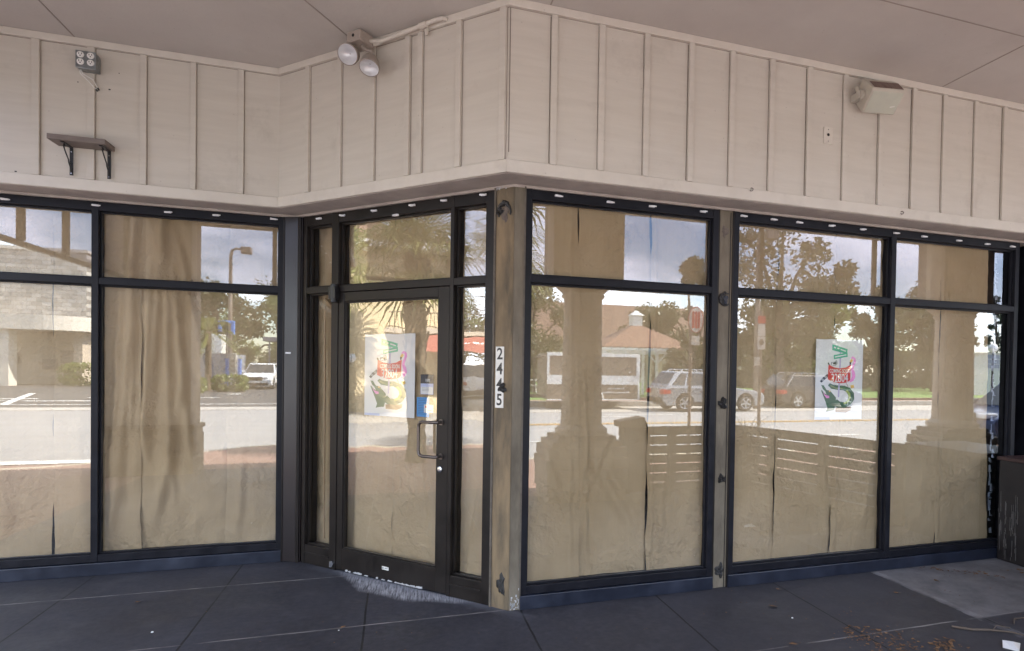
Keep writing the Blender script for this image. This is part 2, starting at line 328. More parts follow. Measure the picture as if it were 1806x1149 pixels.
def floor_mat():
    """slate-painted slab: saw-cut joints, bare patch, scrubbed arc by the door"""
    m = bpy.data.materials.new('slate_painted_slab'); N, L = nodes(m); b = N['Principled BSDF']
    tc = N.new('ShaderNodeTexCoord'); P = tc.outputs['Object']
    sx = N.new('ShaderNodeSeparateXYZ'); L.new(P, sx.inputs[0]); X, Y = sx.outputs['X'], sx.outputs['Y']
    def MA(op, *a):
        n = N.new('ShaderNodeMath'); n.operation = op
        for i, q in enumerate(a):
            if isinstance(q, (int, float)): n.inputs[i].default_value = q
            else: L.new(q, n.inputs[i])
        return n.outputs[0]
    def noise_(sc, det=6, vec=P, ro=.6):
        n = N.new('ShaderNodeTexNoise'); n.inputs['Scale'].default_value = sc; n.inputs['Detail'].default_value = det; n.inputs['Roughness'].default_value = ro
        L.new(vec, n.inputs['Vector']); return n.outputs['Fac']
    def ramp(v, a, c): 
        n = N.new('ShaderNodeMapRange'); n.inputs[1].default_value = a; n.inputs[2].default_value = c; L.new(v, n.inputs[0]); return n.outputs[0]
    def mixc(f, A, B):
        n = N.new('ShaderNodeMix'); n.data_type = 'RGBA'
        for k, q in (('A', A), ('B', B)):
            if isinstance(q, tuple): n.inputs[k].default_value = (*q, 1)
            else: L.new(q, n.inputs[k])
        L.new(f, n.inputs['Factor']); return n.outputs['Result']
    wob = MA('MULTIPLY', MA('SUBTRACT', noise_(2.0), .5), .02)
    big = ramp(noise_(1.3, 8), .35, .68); fine = ramp(noise_(26, 8, ro=.7), .38, .66)
    base = mixc(big, (.019,.019,.026), (.038,.038,.050)); base = mixc(MA('MULTIPLY', fine, .28), base, (.085,.082,.095))
    dust = MA('MULTIPLY', ramp(noise_(3.3, 9, ro=.72), .52, .68), .45); base = mixc(dust, base, (.068,.067,.080)); scuf = ramp(noise_(9, 5, ro=.8), .66, .74); base = mixc(MA('MULTIPLY', scuf, .5), base, (.022,.021,.025))
    speck = MA('GREATER_THAN', noise_(120, 2), .73); base = mixc(MA('MULTIPLY', speck, .3), base, (.2,.19,.19))
    # paler towards the right
    wr = MA('MULTIPLY', ramp(MA('ADD', X, MA('MULTIPLY', noise_(1.2), 1.2)), .4, 3.2), .35); base = mixc(wr, base, (.066,.061,.064))
    # saw-cut joints every 0.96 m
    def joint(c, off, per, w):
        t = MA('ADD', MA('SUBTRACT', c, off), wob); a = MA('MODULO', MA('ADD', MA('DIVIDE', t, per), 40.5), 1.0)
        return MA('LESS_THAN', MA('MULTIPLY', MA('ABSOLUTE', MA('SUBTRACT', a, .5)), per), w)
    jx = joint(X, .08, .96, .006); jy = joint(Y, .02, .97, .0065)
    base = mixc(MA('MULTIPLY', jx, .9), base, (.008,.008,.009))
    jl = MA('MULTIPLY', jy, ramp(noise_(3, 4), .38, .6)); base = mixc(MA('MULTIPLY', jl, .85), base, (.27,.25,.245))
    # bare concrete slab at the far right
    px = ramp(MA('ADD', X, MA('MULTIPLY', noise_(9), .05)), 2.93, 2.97); py = ramp(MA('ADD', Y, MA('MULTIPLY', noise_(9), .08)), -.93, -.90)
    pm = MA('MULTIPLY', px, py); pc = mixc(ramp(noise_(5, 8, ro=.7), .35, .7), (.11,.105,.11), (.21,.20,.205))
    base = mixc(MA('MULTIPLY', pm, .9), base, pc)
    edge = MA('MULTIPLY', MA('LESS_THAN', MA('ABSOLUTE', MA('SUBTRACT', MA('ADD', X, MA('MULTIPLY', noise_(14), .06)), 2.97)), .035), ramp(noise_(7), .4, .65))
    base = mixc(MA('MULTIPLY', edge, .5), base, (.30,.29,.30))
    # scrubbed pale residue fanning out in front of the door
    s = MA('MULTIPLY', MA('SUBTRACT', Y, X), R2); n = MA('MULTIPLY', MA('ADD', X, Y), -R2)
    cmb = N.new('ShaderNodeCombineXYZ'); L.new(MA('MULTIPLY', MA('ADD', s, MA('MULTIPLY', n, .9)), 60.0), cmb.inputs[0]); L.new(MA('MULTIPLY', n, 9.0), cmb.inputs[1])
    st = noise_(1.0, 5, cmb.outputs[0], .7)
    lim = MA('ADD', MA('MULTIPLY', ramp(MA('ABSOLUTE', MA('SUBTRACT', s, .93)), .66, .2), .20), MA('MULTIPLY', MA('SUBTRACT', noise_(7), .5), .10))
    rng_ = MA('MULTIPLY', ramp(MA('ABSOLUTE', MA('SUBTRACT', s, .95)), .72, .60), ramp(n, -.02, .0))
    fan = MA('MULTIPLY', MA('MULTIPLY', ramp(MA('SUBTRACT', lim, n), -.02, .05), ramp(st, .36, .62)), rng_)
    base = mixc(MA('MULTIPLY', fan, .9), base, (.46,.46,.50))
    halo = MA('MULTIPLY', ramp(MA('ADD', n, MA('MULTIPLY', MA('SUBTRACT', noise_(10), .5), .12)), .09, .0), ramp(MA('ABSOLUTE', MA('SUBTRACT', s, .85)), 1.1, .6))
    halo = MA('MULTIPLY', halo, ramp(n, -.03, .0))
    base = mixc(MA('MULTIPLY', halo, .45), base, (.26,.27,.32))
    L.new(base, b.inputs['Base Color']); b.inputs['Specular IOR Level'].default_value = .30
    rr = N.new('ShaderNodeMapRange'); rr.inputs[3].default_value = .5; rr.inputs[4].default_value = .75; L.new(big, rr.inputs[0]); L.new(rr.outputs[0], b.inputs['Roughness'])
    bp = N.new('ShaderNodeBump'); bp.inputs['Strength'].default_value = .18; bp.inputs['Distance'].default_value = .003
    hh = MA('SUBTRACT', noise_(30, 8), MA('MULTIPLY', MA('MAXIMUM', jx, jy), 1.2)); L.new(hh, bp.inputs['Height']); L.new(bp.outputs['Normal'], b.inputs['Normal'])
    return m
M['floor'] = floor_mat()

# ------------------------------------------------------------------ the setting: ground sheets
def sheet(name, x0, x1, y0, y1, z, m, kind='structure'):
    b = MB(); b.quad((x0,y0,z),(x1,y0,z),(x1,y1,z),(x0,y1,z)); o = b.build(name, m); o['kind'] = kind; return o
sheet('ground', -160, 220, -240, 40, -.13, M['asphalt'])
b = MB(); b.box(-3.98, 40, -3.34, 8, -.128, 0); o = b.build('patio_floor', M['floor']); o['kind'] = 'structure'
crv = [(-8.6,-3.75),(-6.6,-3.78),(-5.6,-4.0),(-4.9,-4.4),(-4.2,-5.1),(-3.4,-5.9),(-2.6,-6.3),(-1.6,-6.35)]
b = MB(); b.prism([(-8.6,-3.341)] + crv + [(40,-6.35),(40,-3.341)], .124, None, -.128); b.box(-8.6, -3.981, -3.34, 20, -.128, -.004); o = b.build('brick_pavement', M['brick_pave']); o['kind'] = 'structure'
b = MB(); kc = crv + [(40,-6.35)]
for (x0,y0),(x1,y1) in zip(kc, kc[1:]): b.hexa([(x0,y0-.15,-.128),(x1,y1-.15,-.128),(x1,y1-.001,-.128),(x0,y0-.001,-.128),(x0,y0-.15,-.002),(x1,y1-.15,-.002),(x1,y1-.001,-.002),(x0,y0-.001,-.002)])
b.box(-8.75, -8.602, -3.9, 20, -.128, -.002); o = b.build('kerb', mat('painted_kerb', (.46,.40,.28), .85, c2=(.40,.37,.32), scale=1.5)); o['kind'] = 'structure'
b = MB(); b.box(-40, -4.75, -5.15, -4.85, -.128, -.121); o = b.build('brick_crossing', M['brick_pave']); o['kind'] = 'structure'
sheet('dark_patch', -40, -3.95, -5.2, -3.3, -.125, M['asphalt_dark'])
b = MB()
for y0, y1, x1 in ((-5.62,-5.22,-4.1),): b.quad((-40,y0,-.117),(x1,y0,-.117),(x1,y1,-.117),(-40,y1,-.117))
for k in range(0, 30):
    b.quad((1.0+k*4.2,-9.85,-.12),(3.2+k*4.2,-9.85,-.12),(3.2+k*4.2,-9.70,-.12),(1.0+k*4.2,-9.70,-.12))
b.quad((5.2,-17.3,-.12),(9.4,-17.3,-.12),(9.4,-17.15,-.12),(5.2,-17.15,-.12)); b.quad((5.0,-17.1,-.121),(7.2,-16.2,-.121),(7.5,-16.3,-.121),(5.4,-17.13,-.121))
o = b.build('white_road_markings', M['white_line']); o['kind'] = 'structure'
b = MB()
for y in (-14.02,-13.78): b.quad((1,y-.06,-.12),(120,y-.06,-.12),(120,y+.06,-.12),(1,y+.06,-.12))
o = b.build('yellow_centre_line', M['yellow_line']); o['kind'] = 'structure'
b = MB(); b.box(-2, 160, -21.9, -18.6, -.128, -.115); o = b.build('parking_lane', M['concrete']); o['kind'] = 'structure'
b = MB(); b.box(-2, 160, -22.25, -21.9, -.128, .12); o = b.build('far_kerb', M['concrete']); o['kind'] = 'structure'
b = MB(); b.box(-2, 160, -23.3, -22.251, -.128, .10); o = b.build('brick_edging', M['brick_pave']); o['kind'] = 'structure'
b = MB(); b.box(-2, 160, -120, -23.301, -.128, .09); o = b.build('park_lawn', M['grass']); o['kind'] = 'structure'
b = MB(); b.box(8, 160, -23.9, -23.32, .05, .2); o = b.build('mulch_bed', M['mulch']); o['kind'] = 'structure'
sheet('parking_lot', -60, -2.01, -80, -19.6, -.118, M['asphalt_dark'])
b = MB(); b.box(-60, -2.02, -19.58, -18.0, -.128, -.116); o = b.build('gutter_strip', M['concrete']); o['kind'] = 'structure'
b = MB()
for x0, x1, y0, y1 in ((-60,-11.6,-21.3,-21.05),(-9.9,-8.7,-26.6,-26.3),(-16.6,-15.2,-25.6,-25.2),(-13.9,-12.6,-26.7,-26.3),(-20,-15.5,-24.1,-23.9),(-15,-12.0,-23.9,-23.5),(-9.6,-2.5,-21.5,-21.25),(-9.2,-8.6,-30.6,-30.1)):
    b.quad((x0,y0,-.112),(x1,y0,-.112),(x1,y1,-.112),(x0,y1,-.112))
b.quad((-14.6,-21.3,-.111),(-14.3,-21.3,-.111),(-17.6,-30.5,-.111),(-17.9,-30.5,-.111))
o = b.build('lot_markings', M['white_line']); o['kind'] = 'structure'
b = MB(); b.box(-40, -15.55, -6.2, 40, -.128, .01); o = b.build('far_pavement', M['concrete']); o['kind'] = 'structure'

# ------------------------------------------------------------------ the shop building
bld = thing('corner_shop', 'cream board and batten shop corner with dark window fronts under a flat porch roof', 'building', (0,1,0))
FO = .20; ZB, ZT, ZL, ZC = 2.775, 2.852, 3.775, 3.825
xo = -.4142*FO; xi = -D-.4142*FO       # fascia corner x positions
def fas(n):                            # the fascia line offset outward by n: left end, inner corner, outer corner, right end
    return [Vector((-3.98, D-n, 0)), Vector((-D-.4142*n, D-n, 0)), Vector((-.4142*n, -n, 0)), Vector((24.0, -n, 0))]
def ribbon(n0, n1, z0, z1):
    b = MB(); A, B = fas(n0), fas(n1)
    for i in range(3):
        p = [A[i], A[i+1], B[i+1], B[i]]
        b.hexa([Vector((c.x, c.y, z0)) for c in p] + [Vector((c.x, c.y, z1)) for c in p])
    return b
sd = ribbon(-.3, FO, ZB+.03, ZC-.002)
bA = ((-3.382,-3.340),(-3.093,-3.049),(-2.779,-2.736),(-2.467,-2.429),(-2.158,-2.122),(-1.852,-1.813),(-3.72,-3.68))
bB = ((1.679,1.717),(1.347,1.384),(1.022,1.060),(.702,.742),(.595,.634),(.272,.312),(-.068,-.022))
bC = [(.178,.217),(.490,.530),(.800,.838),(1.121,1.159),(1.433,1.472),(1.748,1.788),(2.061,2.101),(2.376,2.415),(2.699,2.739),(3.015,3.054),(3.320,3.359),(3.645,3.683),(3.953,3.992)] + [(4.27+.31*k, 4.31+.31*k) for k in range(12)]
rng = random.Random(3)
for W, L_ in ((WA,bA),(WB,bB),(WC,bC)):
    for s0, s1 in L_:
        t = rng.uniform(.016,.021)
        sd.wbox(W, s0, s1, FO-.001, FO+t, ZT+.001, ZL-.001)
sd.build('siding', M['siding'], bld, bevel=.0015)
# dark open joints beside some battens, and edge shade laid on as thin strips
jt = MB(); eg = MB()
for W, L_ in ((WA,bA),(WB,bB),(WC,bC)):
    for i, (s0, s1) in enumerate(L_):
        sgn = s0 if W is not WB else s1
        e = .003 if (i*7) % 3 else .0055
        oth = s1 if W is not WB else s0
        eg.wbox(W, oth if W is not WB else oth-.0045, oth+.0045 if W is not WB else oth, FO, FO+.0012, ZT+.005, ZL-.005)
        jt.wbox(W, sgn-e if W is not WB else sgn, sgn if W is not WB else sgn+e, FO, FO+.0015, ZT+.01, ZL-.01)
jt.wbox(WC, -.079, -.074, FO, FO+.002, 2.9, 3.77)
for z0, z1 in ((ZT+.0005, ZT+.0035), (ZL-.0040, ZL-.0006)):
    A_, B_ = fas(FO-.0005), fas(FO+.0016)
    for i in range(3):
        p4 = [A_[i], A_[i+1], B_[i+1], B_[i]]; eg.hexa([Vector((c.x,c.y,z0)) for c in p4] + [Vector((c.x,c.y,z1)) for c in p4])
eg.build('edge_shade_pattern', mat('painted_edge_shade_line', (.27,.23,.195), .9), bld)
jt.build('joint_pattern', mat('dark_joint_shadow_gap', (.17,.14,.115), .9), bld)
ribbon(FO, FO+.018, ZB, ZT).build('lower_trim', M['trim'], bld, bevel=.003)
ribbon(FO, FO+.022, ZL, ZC-.001).build('upper_trim', M['trim'], bld, bevel=.003)
# soffit strip between fascia and frames
ribbon(-.3, FO-.001, ZB-.004, ZB+.028).build('soffit', M['soffit'], bld)
ribbon(-.2, .004, 2.752, ZB-.005).build('head_filler', M['soffit'], bld)
# roof slab, its unseen right end lengthened to block the sun
RX0, RY = -4.0, -3.42
b = MB(); b.box(RX0, 26, RY, 6, ZC, 4.05); b.build('roof', M['ceiling'], bld)
b = MB(); b.box(RX0-.03, 26, RY-.04, RY-.002, 3.60, 4.09); b.box(RX0-.032, RX0-.002, RY-.002, 1.7, 3.60, 4.09); b.build('roof_fascia', M['trim'], bld)
b = MB(); b.box(RX0, 26, RY, RY+.28, 3.62, ZC-.001); b.box(RX0, RX0+.26, RY+.281, 1.4, 3.62, ZC-.001); b.build('porch_beam', M['column'], bld)
# ceiling sheet joints (thin cover seams)
b = MB()
for x in (-2.85,): b.box(x-.004, x+.004, -3.0, 1.29, ZC-.003, ZC-.0005)
b.box(-.2, 26, -.004-.95, .004-.95, ZC-.003, ZC-.0005)
b.hexa([Vector(p) for p in ((-1.62,-.30,ZC-.003),(-1.612,-.305,ZC-.003),(-.92,.80,ZC-.003),(-.928,.805,ZC-.003),(-1.62,-.30,ZC-.0005),(-1.612,-.305,ZC-.0005),(-.92,.80,ZC-.0005),(-.928,.805,ZC-.0005))])
b.box(.162, .17, -.945, -.225, ZC-.003, ZC-.0005); b.box(3.288, 3.296, -2.9, -.225, ZC-.003, ZC-.0005)
b.build('ceiling_seam', mat('ceiling_seam_line', (.33,.29,.26), .9), bld)
# walls above the glass, ends, and the dim room behind
b = MB(); b.box(-3.98, 26, 5.8, 6, 0, ZC-.002); b.box(-3.98, -3.93, D+.31, 5.79, 0, ZC-.002); b.box(-3.98,-3.93, D-.02, D+.309, 0, 2.7)
b.box(-3.92, 26, 5.2, 5.79, .002, 2.6)
b.build('inner_wall', M['interior'], bld)
b = MB(); b.box(4.62, 24, -.1, .3, 0, 2.75); b.build('end_wall', M['black_alu'], bld)
b = MB(); b.box(.3, 26, -.02, 5.19, 2.82, 2.86); b.box(-3.92, .29, 1.7, 5.19, 2.82, 2.86); b.build('inner_ceiling', M['interior'], bld)
b = MB(); b.box(-8, 26, 6.01, 14, 0, 7.5); b.build('rear_block', M['yellow_wall'], bld)

# ------------------------------------------------------------------ glazing units
GN = -.06        # glass plane
def frame_unit(name, label, W, s0, s1, mull, loc, fm, sides=(.034,.034), zb=.0, cat='window'):
    t = thing(name, label, cat, loc)
    lo, hi = min(s0,s1), max(s0,s1); d0, d1 = -.115, 0.0
    f = MB()
    f.wbox(W, lo, lo+sides[0], d0, d1, .092, 2.75); f.wbox(W, hi-sides[1], hi, d0, d1, .092, 2.75)
    inner = [lo+sides[0]] + [q for m in mull for q in (m[0], m[1])] + [hi-sides[1]]
    for m in mull: f.wbox(W, m[0], m[1], d0, d1+.001, .094, 2.749)
    for a, c in zip(inner[::2], inner[1::2]):
        f.wbox(W, a, c, d0, d1-.002, 2.685, 2.748)          # head
        f.wbox(W, a, c, d0, d1-.002, 2.146, 2.194)          # transom bar
        f.wbox(W, a, c, d0, d1-.002, .096, .150)            # bottom rail
        # glazing beads
        for z0, z1 in ((.150,2.146),(2.194,2.685)):
            f.wbox(W, a, a+.012, -.055, -.030, z0, z1); f.wbox(W, c-.012, c, -.055, -.030, z0, z1)
            f.wbox(W, a+.0121, c-.0121, -.055, -.030, z0, z0+.012); f.wbox(W, a+.0121, c-.0121, -.055, -.030, z1-.012, z1)
    f.build('frame', fm, t, bevel=.0022)
    k = MB(); k.wbox(W, lo-.004, hi+.004, -.11, .014, .0, .0915); k.build('sill', M['base_paint'], t, bevel=.004)
    for a, c in zip(inner[::2], inner[1::2]):
        for nm, z0, z1 in (('glass_pane',.15,2.146),('transom_pane',2.194,2.685)):
            g = MB(); g.quad(W(a,GN,z0), W(c,GN,z0), W(c,GN,z1), W(a,GN,z1)); g.build(nm, M['glass'], t, recalc=False)
    return t
frame_unit('shop_window', 'black framed two bay shop window on the left, beside the bronze panel', WA, -3.94, -1.572, ((-2.836,-2.793),), (-2.7,D,0), M['black_alu'])
frame_unit('shop_window', 'black framed single bay shop window between the corner pillar and the narrow pillar', WC, .076, 1.486, (), (.8,0,0), M['black_alu'], sides=(.040,.042))
frame_unit('shop_window', 'black framed two bay shop window between the narrow pillar and the brown planter', WC, 1.619, 4.455, ((3.057,3.103),), (3,0,0), M['black_alu'], sides=(.040,.046))

# entrance unit with the door as a part
ent = thing('shop_entrance', 'dark bronze framed glass entrance set diagonally between the two window walls', 'entrance', (-.75,.75,0))
f = MB()
DJ = (.522, 1.612)     # door opening
V = [(.154,.224),(.491,.522),(1.612,1.684),(1.967,2.004)]
for a, c in V: f.wbox(WB, a, c, -.115, .0, .003, 2.75)
for a, c in ((.224,.491),(.522,1.612),(1.684,1.967)):
    f.wbox(WB, a, c, -.115, -.002, 2.672, 2.748)
    f.wbox(WB, a, c, -.115, -.002, 2.142, 2.190)
for a, c in ((.224,.491),(1.684,1.967)):
    f.wbox(WB, a, c, -.115, -.003, .003, .150)
    f.wbox(WB, a, c, -.05, .006, .085, .095)
for a, c, zs in ((.224,.491,((.150,2.142),(2.190,2.672))),(1.684,1.967,((.150,2.142),(2.190,2.672))),(.522,1.612,((2.190,2.672),))):
    for z0, z1 in zs:
        f.wbox(WB, a, a+.012, -.055, -.030, z0, z1); f.wbox(WB, c-.012, c, -.055, -.030, z0, z1)
        f.wbox(WB, a+.0121, c-.0121, -.055, -.030, z0, z0+.012); f.wbox(WB, a+.0121, c-.0121, -.055, -.030, z1-.012, z1)
f.build('frame', M['bronze_alu'], ent, bevel=.0022)
for a, c, z0, z1, nm in ((.224,.491,.15,2.142,'sidelight_pane'),(1.684,1.967,.15,2.142,'sidelight_pane'),(.224,.491,2.19,2.672,'transom_pane'),(.522,1.612,2.19,2.672,'transom_pane'),(1.684,1.967,2.19,2.672,'transom_pane')):
    g = MB(); g.quad(WB(c,GN,z0), WB(a,GN,z0), WB(a,GN,z1), WB(c,GN,z1)); g.build(nm, M['glass_door'], ent, recalc=False)
dr = MB()
da, dc = .526, 1.608
dr.wbox(WB, da, da+.098, -.052, -.004, .012, 2.138); dr.wbox(WB, dc-.062, dc, -.052, -.004, .012, 2.138)
dr.wbox(WB, da+.098, dc-.062, -.051, -.005, 2.068, 2.137); dr.wbox(WB, da+.098, dc-.062, -.051, -.005, .013, .178)
for z0, z1 in ((.178,2.068),):
    a, c = da+.098, dc-.062
    dr.wbox(WB, a, a+.012, -.045, -.012, z0, z1); dr.wbox(WB, c-.012, c, -.045, -.012, z0, z1); dr.wbox(WB, a+.0121, c-.0121, -.045, -.012, z0, z0+.012); dr.wbox(WB, a+.0121, c-.0121, -.045, -.012, z1-.012, z1)
door = dr.build('door', M['bronze_alu'], ent, bevel=.003)
g = MB(); g.quad(WB(dc-.062,-.03,.178), WB(da+.098,-.03,.178), WB(da+.098,-.03,2.068), WB(dc-.062,-.03,2.068)); g.build('door_pane', M['glass_door'], door, local=False, recalc=False)
h = MB()
hp = [WB(.585,-.004,1.200), WB(.585,.040,1.200)]
for k in range(7):
    an = PI/2*k/6; hp.append(WB(.585+.12+.035*math.sin(an) , .052, 1.2-.035+.035*math.cos(an)) if k else WB(.60,.052,1.2))
for k in range(7):
    an = PI/2*k/6; hp.append(WB(.585+.12+.035*math.cos(an), .052, .962+.035-.035*math.sin(an)))
hp += [WB(.60,.052,.962), WB(.585,.040,.962), WB(.585,-.004,.962)]
h.tube(hp, .0112, 12); 
for z in (1.2,.962): h.tube([WB(.585,-.004,z), WB(.585,.004,z)], .021, 14)
h.build('handle', mat('bronze_handle', (.13,.11,.10), .28, metal=.7), door, smooth='auto')
l = MB(); l.tube([WB(.588,-.004,.872), WB(.588,.006,.872), WB(.588,.010,.872)], [.021,.021,.013], 18); l.tube([WB(.588,.0101,.872), WB(.588,.013,.872)], .008, 12)
l.build('lock_cylinder', M['steel'], door, smooth='auto')
l = MB(); l.wbox(WB, 1.592, 1.665, .0005, .045, 2.085, 2.178); l.tube([WB(1.628,.022,2.06), WB(1.628,.022,2.20)], .026, 12); l.build('pivot_hinge', M['black'], door, smooth='auto', bevel=.003)
l = MB(); l.tube([WB(1.640,-.01,.055), WB(1.640,.016,.055)], .020, 10); l.tube([WB(1.640,.0165,.03), WB(1.640,.0165,.075)], .014, 8); l.build('floor_pivot', M['steel'], door, smooth='auto')
l = MB(); l.wbox(WB, 1.062, 1.128, -.0045, -.0030, .088, .112); l.build('door_sticker', M['white_plate'], door)
l = MB(); l.wbox(WB, 1.11, 1.126, -.003, -.0024, .092, .108); l.wbox(WB, 1.07, 1.10, -.003, -.0024, .096, .104); l.build('sticker_print', M['p_grey'], door)
rng = random.Random(8)
s = 1.50
while s > .72:
    w = rng.uniform(.01,.05); hgt = rng.uniform(.002,.011)
    l = MB()
    if rng.random() < .8: l.hexa([WB(a, n, z) for a, n, z in ((s,-.004,.014),(s-w,-.004,.012),(s-w,.004,.012),(s,.004,.014),(s,-.004,.014+hgt),(s-w,-.004,.014+hgt*rng.uniform(.4,1.3)),(s-w,.002,.013+hgt*.6),(s,.002,.014+hgt*.6))])
    if l.v:
        l.build('caulk_fragment', M['white_flake'], door)
    s -= w*1.02
# bronze sheet panel in the inner corner, corner pillar, narrow pillar
pnl = thing('metal_cladding', 'tall dark bronze metal cover panel between the left windows and the entrance', 'panel', (-1.5,1.46,0))
p = MB(); pp = [(-1.571,D-.002),(-1.568,D-.012),(-1.452,D-.062),(-1.425,1.42),(-1.40,1.50),(-1.571,1.56)]
p.prism(pp, 2.747, None, .003); p.build('sheet_panel', M['panel'], pnl, bevel=.002)
p = MB(); p.prism([(-1.575,1.4895),(-1.573,1.476),(-1.562,1.473),(-1.560,1.481)], 2.745, None, .003); p.prism([(-1.460,1.428),(-1.452,1.416),(-1.437,1.413),(-1.432,1.424)], 2.745, None, .003); p.build('edge_trim', M['bronze_alu'], pnl)
p = MB(); p.tube([(-1.545,1.476,1.672),(-1.505,1.459,1.672)], .009, 8); p.build('cable_clip', M['clip'], pnl)

pil = thing('corner_pillar', 'bare tan concrete pillar at the outer corner carrying the house number 2445', 'pillar', (0,.05,0))
p = MB(); c0 = WB(.153,0,0); c1 = WB(.012,.004,0); c2 = Vector((.076,.0,0))
p.prism([(c0.x,c0.y),(c1.x,c1.y),(.0,-.003),(-.01,.1),(-.02,.2)][:4], 2.768, None, 0); p.build('tan_face', M['concrete_tan'], pil, bevel=.004)
p = MB(); p.prism([(.001,-.0035),(.0755,-.0035),(.0755,.15),(.0,.15)], 2.768, None, 0); p.build('grey_face', M['concrete_grey'], pil, bevel=.004)
p = MB(); p.wbox(WB, .139, .1535, .001, .008, 0, 2.76); p.wbox(WC, .066, .0758, .004, .009, 0, 2.76); p.build('edge_strip', mat('brown_caulk_strip', (.085,.07,.055), .8, c2=(.13,.11,.09), scale=14), pil)
def blob(W, s, n, z, w, hgt, seed, thick=.012):
    """irregular lump of old mastic stuck to a wall"""
    r = random.Random(seed); b = MB(); k = 22; ph = [r.uniform(0,6.28) for _ in range(4)]
    base = []; top = []
    for i in range(k):
        a = 2*PI*i/k; q = 1 + .22*math.sin(3*a+ph[0]) + .16*math.sin(5*a+ph[1]) + .10*math.sin(9*a+ph[2])
        base.append((s+w*.5*q*math.cos(a), z+hgt*.5*q*math.sin(a))); top.append((s+w*.36*q*math.cos(a), z+hgt*.36*q*math.sin(a)))
    i0 = len(b.v); b.v += [W(x, n, y) for x, y in base]; b.v += [W(x, n+thick*r.uniform(.5,1.2), y) for x, y in top]; b.v.append(W(s, n+thick*.7, z))
    for i in range(k):
        j = (i+1) % k; b.f.append((i0+i, i0+j, i0+k+j, i0+k+i)); b.f.append((i0+k+i, i0+k+j, i0+2*k))
    return b
def crescent(W, s, n, z, r0, seed, a0=0.0, a1=4.2, thick=.02):
    r = random.Random(seed); b = MB(); k = 16; pts = []
    for i in range(k+1):
        a = a0 + (a1-a0)*i/k; q = r0*(1+r.uniform(-.12,.12)); pts.append(W(s+q*math.cos(a), n+thick*.25, z+q*1.15*math.sin(a)))
    b.tube(pts, [r0*.30*(.35+math.sin(PI*i/k))*r.uniform(.7,1.2) for i in range(k+1)], 6); return b
blob(WB, .072, .0005, 2.590, .075, .12, 1, .006).build('mastic_scar', M['tar_face'], pil)
crescent(WB, .072, .003, 2.600, .045, 2, -.6, 3.6).build('mastic_ring', M['tar'], pil)
blob(WB, .108, .003, 2.606, .05, .055, 5, .02).build('mastic_lump', M['tar'], pil)
blob(WB, .060, .004, .165, .062, .135, 7, .006).build('mastic_lump', M['tar'], pil)
r = random.Random(4); p = MB()
for i in range(34):
    x = r.uniform(.008,.066); z = abs(r.gauss(0,.05))+.004; w = r.uniform(.003,.010); p.wbox(WC, x, x+w, .0036, .0052, z, z+r.uniform(.004,.016))
for i in range(14):
    x = r.uniform(.05,.14); z = 2.742+r.uniform(0,.018); p.wbox(WB, x, x+r.uniform(.004,.012), .0045, .006, z, z+.008)
p.build('paint_flakes', M['white_flake'], pil)

def text_obj(txt, size, W, flip, s, n, z, m, name, parent, align='CENTER', sx=1.0, rot=0.0, bold=0.0):
    """flat lettering; flip: wall coordinate runs leftwards as seen from outside"""
    cu = bpy.data.curves.new(name, 'FONT'); cu.body = txt; cu.size = size; cu.align_x = align; cu.align_y = 'CENTER'; cu.offset = bold; cu.resolution_u = 3
    tmp = bpy.data.objects.new(name, cu); COL.objects.link(tmp); bpy.context.view_layer.update()
    me = bpy.data.meshes.new_from_object(tmp.evaluated_get(bpy.context.evaluated_depsgraph_get()))
    bpy.data.objects.remove(tmp); bpy.data.curves.remove(cu)
    off = world_loc(parent) if parent else Vector((0,0,0)); ca, sa = math.cos(rot), math.sin(rot)
    for v in me.vertices:
        x, y = v.co.x*sx, v.co.y; x, y = x*ca-y*sa, x*sa+y*ca
        v.co = W(s + (-x if flip else x), n, z+y) - off
    me.materials.append(m); o = bpy.data.objects.new(name, me); COL.objects.link(o)
    if parent: o.parent = parent
    return o
num = thing('address_plate', 'white vertical number strip reading 2445 on the corner pillar', 'number sign', tuple(WB(.095,.006,1.32)))
p = MB(); p.wbox(WB, .060, .1245, .0045, .0075, 1.322, 1.722); p.build('plate', M['white_plate'], num)
for ch, z in zip('2445', (1.672,1.574,1.474,1.372)): text_obj(ch, .105, WB, True, .0915, .0079, z, M['black'], 'digit', num, sx=.92, bold=.002)
blob(WB, .068, .0085, 1.452, .060, .062, 11, .02).build('mastic_lump', M['tar'], num)

nar = thing('narrow_pillar', 'narrow weathered concrete pillar dotted with black mastic between two right-hand windows', 'pillar', (1.55,.05,0))
p = MB(); p.wbox(WC, 1.4865, 1.6185, -.14, -.010, 0, 2.765); p.build('face', M['concrete_grey'], nar)
p = MB(); p.wbox(WC, 1.4865, 1.498, -.0095, -.002, 0, 2.76); p.wbox(WC, 1.606, 1.6185, -.0095, -.002, 0, 2.76); p.wbox(WC, 1.588, 1.592, -.0095, -.006, 0, 2.74); p.build('edge_strip', M['bronze_alu'], nar)
blob(WC, 1.545, -.0095, 2.60, .055, .075, 21, .003).build('mastic_scar', M['tar_face'], nar)
crescent(WC, 1.555, -.006, 2.112, .038, 22, .9, 5.4).build('mastic_ring', M['tar'], nar)
blob(WC, 1.557, -.009, 2.108, .045, .07, 23, .01).build('mastic_lump', mat('blue_black_mastic', (.03,.034,.05), .4, bump=.4, bscale=50), nar)
blob(WC, 1.551, -.009, 1.352, .062, .085, 24, .03).build('mastic_lump', M['tar'], nar)
blob(WC, 1.552, -.009, .800, .052, .058, 25, .03).build('mastic_lump', M['tar'], nar)
blob(WC, 1.553, -.009, .125, .070, .10, 26, .014).build('mastic_lump', M['tar'], nar)

